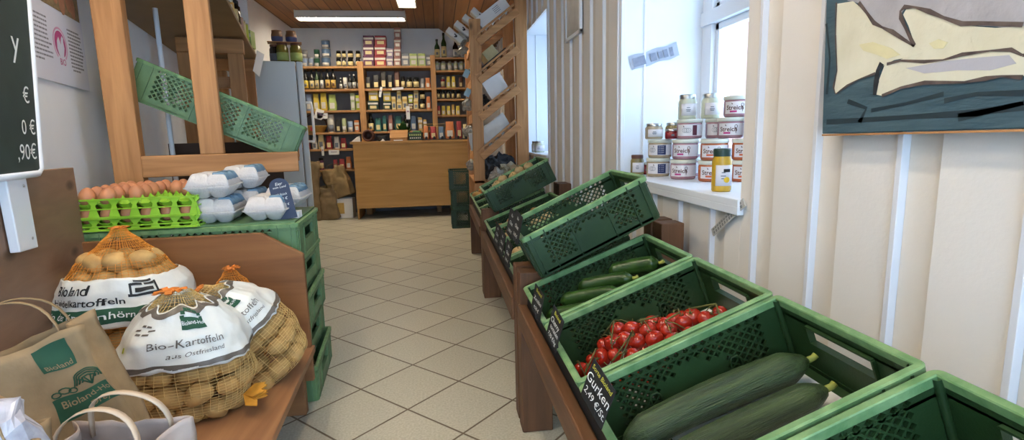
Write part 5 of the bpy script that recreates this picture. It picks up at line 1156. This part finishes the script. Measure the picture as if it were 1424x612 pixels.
for i, (c, lb) in enumerate((((.226, 1.585, .722), 'black card standing nearest before the large raised empty crate'), ((.226, 1.715, .712), 'black card directly behind the one at the large raised empty crate'), ((.232, 1.875, .575), 'nearest of the three low black cards on the middle table'), ((.232, 2.06, .578), 'middle of the three low black cards on the middle table'), ((.232, 2.23, .580), 'farthest of the three low black cards on the middle table'))):
    price_card(c, (.12, -.96, -.2), (.17, -.2, .96), .078, .092, [('Bio', 0, .30, .014, 0, 0), ('Obst', 0, .02, .018, 0, 0), ('3,90 €', 0, -.28, .015, 0, 0)], lb)

# ------------------------------------------------------------------ jars on the window sills
M_spr = {k: mat('spread_' + k, c, .25, .15, 20) for k, c in dict(rose='#a9808a', beige='#b3a184', red='#7d2228', olive='#8a7b4e', orange='#b5623c').items()}
M_lab = mat('jar_label_white', '#dcd9dc', .5, .05, 30)
_sj = {}
def spread_jar(loc, rz, kind, label, group='spread jars on the near window sill'):
    """low wide jar: glass, lid with rim, printed label"""
    if kind not in _sj:
        r = empty('spread_jar'); R_, H_ = .050, .080; c = dict(pink='rose', navy='beige', orange='orange', plum='rose')[kind]; acc = dict(pink=mat('accent_magenta', '#b8347c', .5), navy=mat('accent_navy', '#22305c', .5), orange=mat('accent_orange', '#c8603a', .5), plum=mat('accent_plum', '#5a2234', .5))[kind]
        MB().lathe([(0, 0), (R_ * .90, 0), (R_ * .97, .004), (R_, .012), (R_, .056), (R_ * .95, .066), (0, .066)], M_spr[c], n=36).build('glass', r)
        MB().lathe([(R_ * .98, .064), (R_ * 1.03, .066), (R_ * 1.03, .075), (R_ * 1.0, .079), (R_ * .9, .078), (0, .077)], M_lidw, n=36).build('lid', r)
        a0, a1 = -2.75, -.15; lb_ = MB().lathe([(R_ * 1.008, .012), (R_ * 1.008, .057)], M_lab, n=24, a0=a0, a1=a1).build('paper_label', r)
        rr_ = R_ * 1.016; f = lambda x, z: Vector((rr_ * math.cos(-PI / 2 - .25 + x / rr_), rr_ * math.sin(-PI / 2 - .25 + x / rr_), z))
        q = MB()
        if kind == 'navy':
            q.grid(lambda u, v: f(.002 + .036 * u, .014 + .040 * v), 8, 1, acc)
            for z in (.022, .03, .038, .046): q.grid(lambda u, v: f(.006 + .024 * u, z + .003 * v), 5, 1, M_lab)
            for k in range(3): q.tube([f(-.028 + .009 * math.cos(t) + .006 * k, .034 + .009 * math.sin(t)) for t in [2 * PI * i / 12 for i in range(13)]], .0006, pal('slate'), n=4)
        elif kind == 'plum':
            q.grid(lambda u, v: f(.020 + .018 * u, .014 + .040 * v), 5, 1, acc)
            for k in range(3): q.tube([f(-.012 + .010 * math.cos(t) + .008 * k, .034 + .009 * math.sin(t)) for t in [2 * PI * i / 12 for i in range(13)]], .0006, pal('slate'), n=4)
        else:
            q.grid(lambda u, v: f(-.024 + .026 * u, .017 + .007 * v), 6, 1, acc)
            q.tube([f(.022 + .0 * t, .020 + .02 * t) for t in (0, .5, 1)], .0011, pal('brown'), n=5); q.tube([f(.022 + .005 * math.cos(t), .045 + .006 * math.sin(t)) for t in [2 * PI * i / 10 for i in range(11)]], .0010, pal('brown'), n=4)
        q.grid(lambda u, v: f(-.018 + .006 * u * (1 - v), .047 + .007 * v), 1, 1, pal('brown')); q.build('print', r, fix=False)
        if kind in ('pink', 'orange'):
            q = MB(); put_text(q, 'Streich', .0235, f, pal('brown'), (-.006, .034), bold=.02); q.build('lettering', r, fix=False)
        _sj[kind] = r; r.location = loc; r.rotation_euler = (0, 0, rz)
    else: r = dup(_sj[kind], loc, (0, 0, rz))
    return tag(r, label, 'jar', group)
def tall_jar(loc, R_, H_, m1, m2, mlid, label, name='glass_jar', group='glass jars on the near window sill'):
    r = empty(name, loc); tag(r, label, 'jar', group)
    MB().lathe([(0, 0), (R_ * .92, 0), (R_, .006), (R_, H_ * .70), (R_ * .84, H_ * .82), (R_ * .84, H_ * .86), (0, H_ * .86)], m1, n=28).build('glass', r)
    MB().lathe([(R_ * .88, H_ * .82), (R_ * .90, H_ * .97), (R_ * .84, H_), (0, H_ - .001)], mlid, n=28).build('lid', r)
    lb_ = MB().lathe([(R_ * 1.012, H_ * .14), (R_ * 1.012, H_ * .62)], m2, n=20, a0=-2.7, a1=-.3).build('paper_label', r, solid=.0006)
    q = MB()
    for k, (a, b) in enumerate(((.30, .5), (.36, .62), (.44, .45))): q.lathe([(R_ * 1.03, H_ * a), (R_ * 1.03, H_ * a + .003)], pal('slate'), n=8, a0=-1.9 - b * .4, a1=-1.9 + b * .4)
    q.build('print', r)
    return r
ZS = .8105; SP = .0805
A_, B_, C_ = (.955, 2.235), (.985, 2.055), (1.035, 1.915)
for lv, kinds in enumerate((('navy', 'pink', 'orange'), ('navy', 'pink', 'orange'))):
    for (x, y), kd, nm in zip((A_, B_, C_), kinds, ('left', 'middle', 'right')):
        spread_jar((x + lv * .004, y - lv * .006, ZS + SP * lv), rnd.uniform(-.1, .1) - .3, kd, '%s jar of spread in the %s front stack on the sill, %s layer' % (dict(navy='navy printed', pink='pink printed', orange='orange printed')[kd], nm, ('bottom', 'second')[lv]))
for lv in range(2):
    spread_jar((1.075, 2.20, ZS + SP * lv), -.3, 'plum', 'plum printed jar behind the left and middle stacks, %s layer' % ('bottom', 'second')[lv])
    spread_jar((1.115, 2.045, ZS + SP * lv), -.35, 'navy', 'navy printed jar between the middle and right stacks, %s layer' % ('bottom', 'second')[lv])
    spread_jar((1.14, 1.86, ZS + SP * lv), -.3, 'orange', 'orange printed jar partly behind the window edge, %s layer' % ('bottom', 'second')[lv])
spread_jar((1.03, 2.10, ZS + 2 * SP), -.35, 'plum', 'plum printed jar alone in the third layer under the pale jars')
spread_jar((1.14, 2.07, ZS + 2 * SP), -.3, 'plum', 'plum printed jar half hidden in the third layer')
spread_jar((1.13, 1.955, ZS + 2 * SP), -.35, 'pink', 'pink printed jar at the right of the third layer')
spread_jar((1.20, 1.87, ZS + 2 * SP), -.35, 'pink', 'pink printed jar cut by the window edge in the third layer')
spread_jar((1.15, 1.95, ZS + 3 * SP), -.35, 'pink', 'topmost pink printed jar beside the window frame')
M_cr = mat('pale_spread', '#c9cbb4', .2, .1, 20)
tall_jar((1.035, 2.135, ZS + 3 * SP), .037, .100, M_cr, M_lab, M_metal, 'left pale jar with silver lid on top of the jar pile')
tall_jar((1.115, 2.09, ZS + 3 * SP), .037, .100, M_cr, M_lab, M_metal, 'right pale jar with silver lid on top of the jar pile')
tall_jar((.945, 2.265, ZS + 2 * SP), .038, .068, M_spr['beige'], M_lab, M_metal, 'beige jar with silver lid at the left of the third layer')
tall_jar((1.03, 2.25, ZS + 2 * SP), .036, .070, M_spr['olive'], M_lab, M_metal, 'olive jar with silver lid behind the small red jar')
tall_jar((.985, 2.165, ZS + 2 * SP), .030, .040, M_spr['red'], pal('red'), M_metal, 'small dark red jar in the third layer of the pile')
tall_jar((.897, 2.335, ZS), .030, .090, M_spr['olive'], M_lab, pal('brown'), 'dark jar with brown lid at the far left of the sill')
tall_jar((.945, 2.345, ZS), .024, .055, M_spr['red'], pal('red'), M_metal, 'small red jar behind the dark jar on the sill')
r = tall_jar((.885, 1.575, ZS), .030, .135, mat('mustard_yellow', '#c9a02e', .25, .1, 20), M_lab, mat('dark_green_lid', '#1e3a30', .35), 'tall yellow jar with dark green lid nearest on the sill', 'mustard_jar')
q = MB(); rr_ = .0315; q.lathe([(rr_, .062), (rr_, .072)], M_black, n=8, a0=-1.9, a1=-1.2); 
q.grid(lambda u, v: (rr_ * math.cos(-1.55 + .32 * v * math.cos(2 * PI * u)), rr_ * math.sin(-1.55 + .32 * v * math.cos(2 * PI * u)), .038 + .009 * v * math.sin(2 * PI * u)), 16, 2, mat('accent_yellow', '#e0b722', .5), closed=True); q.build('emblem', r, fix=False)
M_yl = pal('lime')
for i, (y, z, m1, lb) in enumerate(((4.20, .846, 'red', 'red jar at the bottom of the far sill pile'), (4.20, .926, 'brown', 'dark jar in the middle of the far sill pile'), (4.20, 1.006, 'lime', 'yellow-green jar on top of the far sill pile'), (4.34, .846, 'purple', 'magenta jar behind the far sill pile'), (4.34, .926, 'purple', 'magenta jar above the other one on the far sill'))):
    tall_jar((1.0 - .05 * (i > 2), y, z), .045, .079, mat('far_jar_%s' % m1, dict(red='#b5362f', brown='#5a3428', lime='#b9b53a', purple='#c23a85')[m1], .3), M_lab, M_metal, lb, group='jars on the far window sill')
for i, (y) in enumerate((4.75, 4.90)): tall_jar((.90 + .0 * i, y, .846), .045, .10, M_cr, M_lab, M_metal, ('nearer', 'farther')[i] + ' pale jar at the left end of the far sill', group='jars on the far window sill')

# ------------------------------------------------------------------ things on the right wall
# painting: canvas with its painted shapes
# outlines of the painted areas, (y, z) on the canvas
grey_lilac = [(1.008, 1.252), (0.516, 1.182), (0.505, 1.093), (0.653, 1.126), (0.691, 1.139), (0.742, 1.152), (0.774, 1.166), (0.809, 1.188), (0.846, 1.203), (0.856, 1.192), (0.845, 1.172), (0.822, 1.133), (0.84, 1.148), (0.876, 1.167), (0.914, 1.189), (0.949, 1.231), (0.983, 1.245)]
tail = [(1.009, 1.245), (0.968, 1.24), (0.942, 1.219), (0.912, 1.188), (0.871, 1.166), (0.821, 1.133), (0.806, 1.124), (0.806, 1.12), (0.828, 1.117), (0.861, 1.116), (0.875, 1.112), (0.893, 1.106), (0.9, 1.099), (0.938, 1.092), (0.973, 1.082), (0.996, 1.07), (1.001, 1.078), (0.996, 1.114), (1.008, 1.185)]
body = [(0.821, 1.133), (0.838, 1.169), (0.851, 1.19), (0.844, 1.2), (0.809, 1.188), (0.774, 1.166), (0.742, 1.151), (0.691, 1.137), (0.653, 1.132), (0.508, 1.116), (0.504, 1.086), (0.65, 1.101), (0.671, 1.103), (0.714, 1.104), (0.767, 1.104), (0.8, 1.105), (0.809, 1.12)]
lower = [(0.88, 1.111), (0.861, 1.113), (0.8, 1.104), (0.767, 1.103), (0.714, 1.103), (0.664, 1.099), (0.504, 1.083), (0.499, 1.045), (0.645, 1.065), (0.683, 1.07), (0.728, 1.065), (0.796, 1.071), (0.841, 1.067), (0.88, 1.056), (0.893, 1.059), (0.89, 1.085)]
lilac = [(0.835, 1.099), (0.766, 1.101), (0.714, 1.099), (0.667, 1.096), (0.656, 1.083), (0.691, 1.078), (0.741, 1.084), (0.798, 1.086)]
hi1 = [(0.795, 1.133), (0.779, 1.137), (0.762, 1.129), (0.769, 1.121), (0.785, 1.123)]
hi2 = [(0.944, 1.156), (0.911, 1.155), (0.868, 1.137), (0.849, 1.123), (0.876, 1.12), (0.898, 1.13), (0.932, 1.143)]
hi3 = [(0.691, 1.078), (0.659, 1.079), (0.617, 1.072), (0.646, 1.069), (0.677, 1.071)]
grey_top = [(0.724, 1.183), (0.513, 1.157), (0.507, 1.114), (0.654, 1.142), (0.699, 1.148), (0.725, 1.163)]
PK = [([(0.952, 1.234), (0.93, 1.21), (0.912, 1.189), (0.892, 1.177), (0.869, 1.165), (0.822, 1.133)], 0.0018), ([(0.822, 1.134), (0.842, 1.166), (0.854, 1.186), (0.856, 1.197), (0.849, 1.202), (0.828, 1.197), (0.8, 1.184), (0.774, 1.169), (0.742, 1.153), (0.713, 1.148), (0.653, 1.134)], 0.0018), ([(0.875, 1.111), (0.846, 1.113), (0.8, 1.105), (0.767, 1.103), (0.736, 1.107), (0.694, 1.106), (0.665, 1.103), (0.649, 1.093)], 0.0013), ([(1.007, 1.184), (0.996, 1.114), (1.003, 1.083), (0.995, 1.068), (0.966, 1.082), (0.938, 1.091), (0.899, 1.098)], 0.001), ([(0.88, 1.056), (0.841, 1.067), (0.796, 1.071), (0.728, 1.065), (0.696, 1.067), (0.673, 1.068), (0.645, 1.063)], 0.0015), ([(1.011, 1.248), (1.007, 1.184)], 0.001), ([(0.568, 1.088), (0.649, 1.093)], 0.0015)]
PD = [([(0.886, 1.114), (0.894, 1.102), (0.895, 1.082), (0.897, 1.059)], 0.0028)]
PT_ = [([(1.017, 1.013), (0.826, 1.016), (0.704, 1.018), (0.641, 1.028)], 0.0026), ([(0.903, 1.031), (0.829, 1.039), (0.761, 1.05)], 0.0018), ([(0.963, 1.052), (0.915, 1.036), (0.929, 1.01)], 0.0023), ([(0.733, 1.012), (0.684, 1.02), (0.64, 1.025)], 0.0031), ([(1.037, 1.213), (1.02, 1.141), (1.022, 1.07)], 0.0015), ([(0.759, 1.039), (0.708, 1.046), (0.642, 1.042)], 0.002)]
r = empty('wall_painting', (.8, .66, 1.0)); tag(r, 'unframed canvas with pale yellow sweeping shapes over dark teal on the right wall', 'painting')
px_ = .80; OY, OZ = .66, 1.0
M_pt = mat('paint_teal', '#4c636b', .45, .35, 14, .5, 60, dark='#38505a', stretch=(1, .5, 2.5))
M_pg = mat('paint_grey_lilac', '#b7b4b6', .45, .15, 12, .5, 60, dark='#a19d9f'); M_py = mat('paint_pale_yellow', '#e0dbc4', .45, .12, 12, .5, 60, dark='#d2cbb0'); M_pl = mat('paint_lilac', '#b9b7bd', .45, .08, 14, .5, 60)
M_pc = mat('paint_cream', '#dfdac2', .45, .1, 14, .5, 60); M_ph = mat('paint_yellow', '#dfd6a8', .45, .08, 14, .5, 60); M_pk = mat('paint_brown_line', '#6c5d55', .5, .4, 40, dark='#463a38'); M_pd = mat('paint_dark_line', '#2b2f36', .5, .3, 40)
q = MB(); q.prism([(0, 1.029 - OY, .989 - OZ), (0, .20 - OY, .9995 - OZ), (0, .20 - OY, 1.62 - OZ), (0, 1.062 - OY, 1.62 - OZ)], (.027, 0, 0), M_pt); q.build('canvas', r, bevel=.002)
q = MB(); q.prism([(.0005, 1.0295 - OY, .9845 - OZ), (.0005, .20 - OY, .995 - OZ), (.0005, .20 - OY, .9985 - OZ), (.0005, 1.0295 - OY, .988 - OZ)], (.026, 0, 0), M_wp[1]); q.build('stretcher_edge', r)
def area(name, pts, lift, mt):
    q = MB(); q.prism([(-lift, y - OY, z - OZ) for y, z in pts], (lift * .5, 0, 0), mt); return q.build(name, r)
_ext = lambda P: P
area('painted_sky', [(1.009, 1.6), (.22, 1.6)] + [(.22, 1.14)] + grey_lilac[3:], .0006, M_pg); area('painted_wing', [p for p in body[:9]] + [(.22, 1.13), (.22, 1.10)] + body[11:], .0010, M_py)
area('painted_underlayer', [(.812, 1.125), (.70, 1.12), (.22, 1.13), (.22, 1.06), (.7, 1.07), (.84, 1.09), (.86, 1.112)], .0008, M_py)
area('painted_tail', tail, .0012, M_py); area('painted_belly', [p for p in lower[:6]] + [(.22, 1.09), (.22, 1.04)] + lower[8:], .0014, M_pc)
area('painted_shade', lilac, .0018, M_pl)
for n_h in (hi1, hi2): area('painted_glow', n_h, .0018, M_ph)
def strokes(name, S_, mt, lift):
    for pts, w_ in S_:
        q = MB(); vs = []
        for i, (y, z) in enumerate(pts):
            a = pts[max(0, i - 1)]; b = pts[min(len(pts) - 1, i + 1)]; dy, dz = b[0] - a[0], b[1] - a[1]; L_ = math.hypot(dy, dz) or 1; ww = w_ * 1.7 * (.45 + .9 * abs(math.sin(i * 1.7 + 1)))
            vs += [(-lift, y - OY - dz / L_ * ww, z - OZ + dy / L_ * ww), (-lift, y - OY + dz / L_ * ww, z - OZ - dy / L_ * ww)]
        q.add(vs, [(2 * i, 2 * i + 1, 2 * i + 3, 2 * i + 2) for i in range(len(pts) - 1)], mt); q.build(name, r, fix=False)
strokes('brush_line', PK, M_pk, .0022); strokes('brush_line', PD, M_pd, .0023); strokes('brush_mark', PT_, mat('paint_teal_dark', '#27383f', .5, .2, 20), .0006)

# small framed picture high on the wall
r = empty('framed_picture', (.83, 3.22, 1.57)); tag(r, 'small white framed picture high on the wall between the two windows', 'picture')
q = MB()
for y0, y1, z0, z1 in ((-.18, .18, 0, .022), (-.18, .18, .48, .50), (-.18, -.155, 0, .5), (.155, .18, 0, .5)): q.bb(-.012, .004, y0, y1, z0, z1, M_white)
q.build('frame', r, bevel=.002); q = MB(); q.bb(-.006, .002, -.157, .157, .02, .482, mat('grey_photo_print', '#b5b2ae', .3, .35, 9)); q.build('print', r)
# torn foil sticker on the window reveal
r = empty('foil_sticker', (.99, 2.387, 1.343), (0, -.27, 0)); tag(r, 'crooked silver grey tape sticker with dark blocks on the near window reveal', 'sticker')
q = MB(); q.grid(lambda u, v: ((u - .5) * .235, -.0015 - .002 * math.sin(9 * u), (v - .5) * .062 + .003 * math.sin(14 * u)), 16, 2, mat('foil_grey', '#aab0bd', .35, .12, 30)); q.build('tape', r, fix=False)
q = MB()
for x, w_, h2 in ((-.075, .06, .04), (-.005, .03, .035), (.03, .02, .03), (.055, .02, .035), (.083, .018, .04)): q.box((x, -.0045, -.002), (w_, .0006, h2), mat('foil_dark_block', '#868c9d', .4, .25, 60))
q.build('print', r)
# loose label strip hanging from the sill edge
r = empty('shelf_label_strip', (.826, 1.425, .748), (.96, 0, 0)); tag(r, 'narrow grey label strip hanging crookedly from the near window sill', 'label strip')
q = MB(); q.bb(-.003, .001, -.012, .012, -.10, .10, mat('strip_grey', '#bdbab2', .4, .1, 40)); q.build('strip', r); q = MB()
for i in range(13): q.bb(-.0042, -.0032, -.009, -.001, -.09 + i * .014, -.082 + i * .014, mat('strip_print', '#85837f', .6)); q.bb(-.0042, -.0032, .002, .008, -.09 + i * .014, -.080 + i * .014, mat('strip_print', '#85837f'))
q.build('print', r)
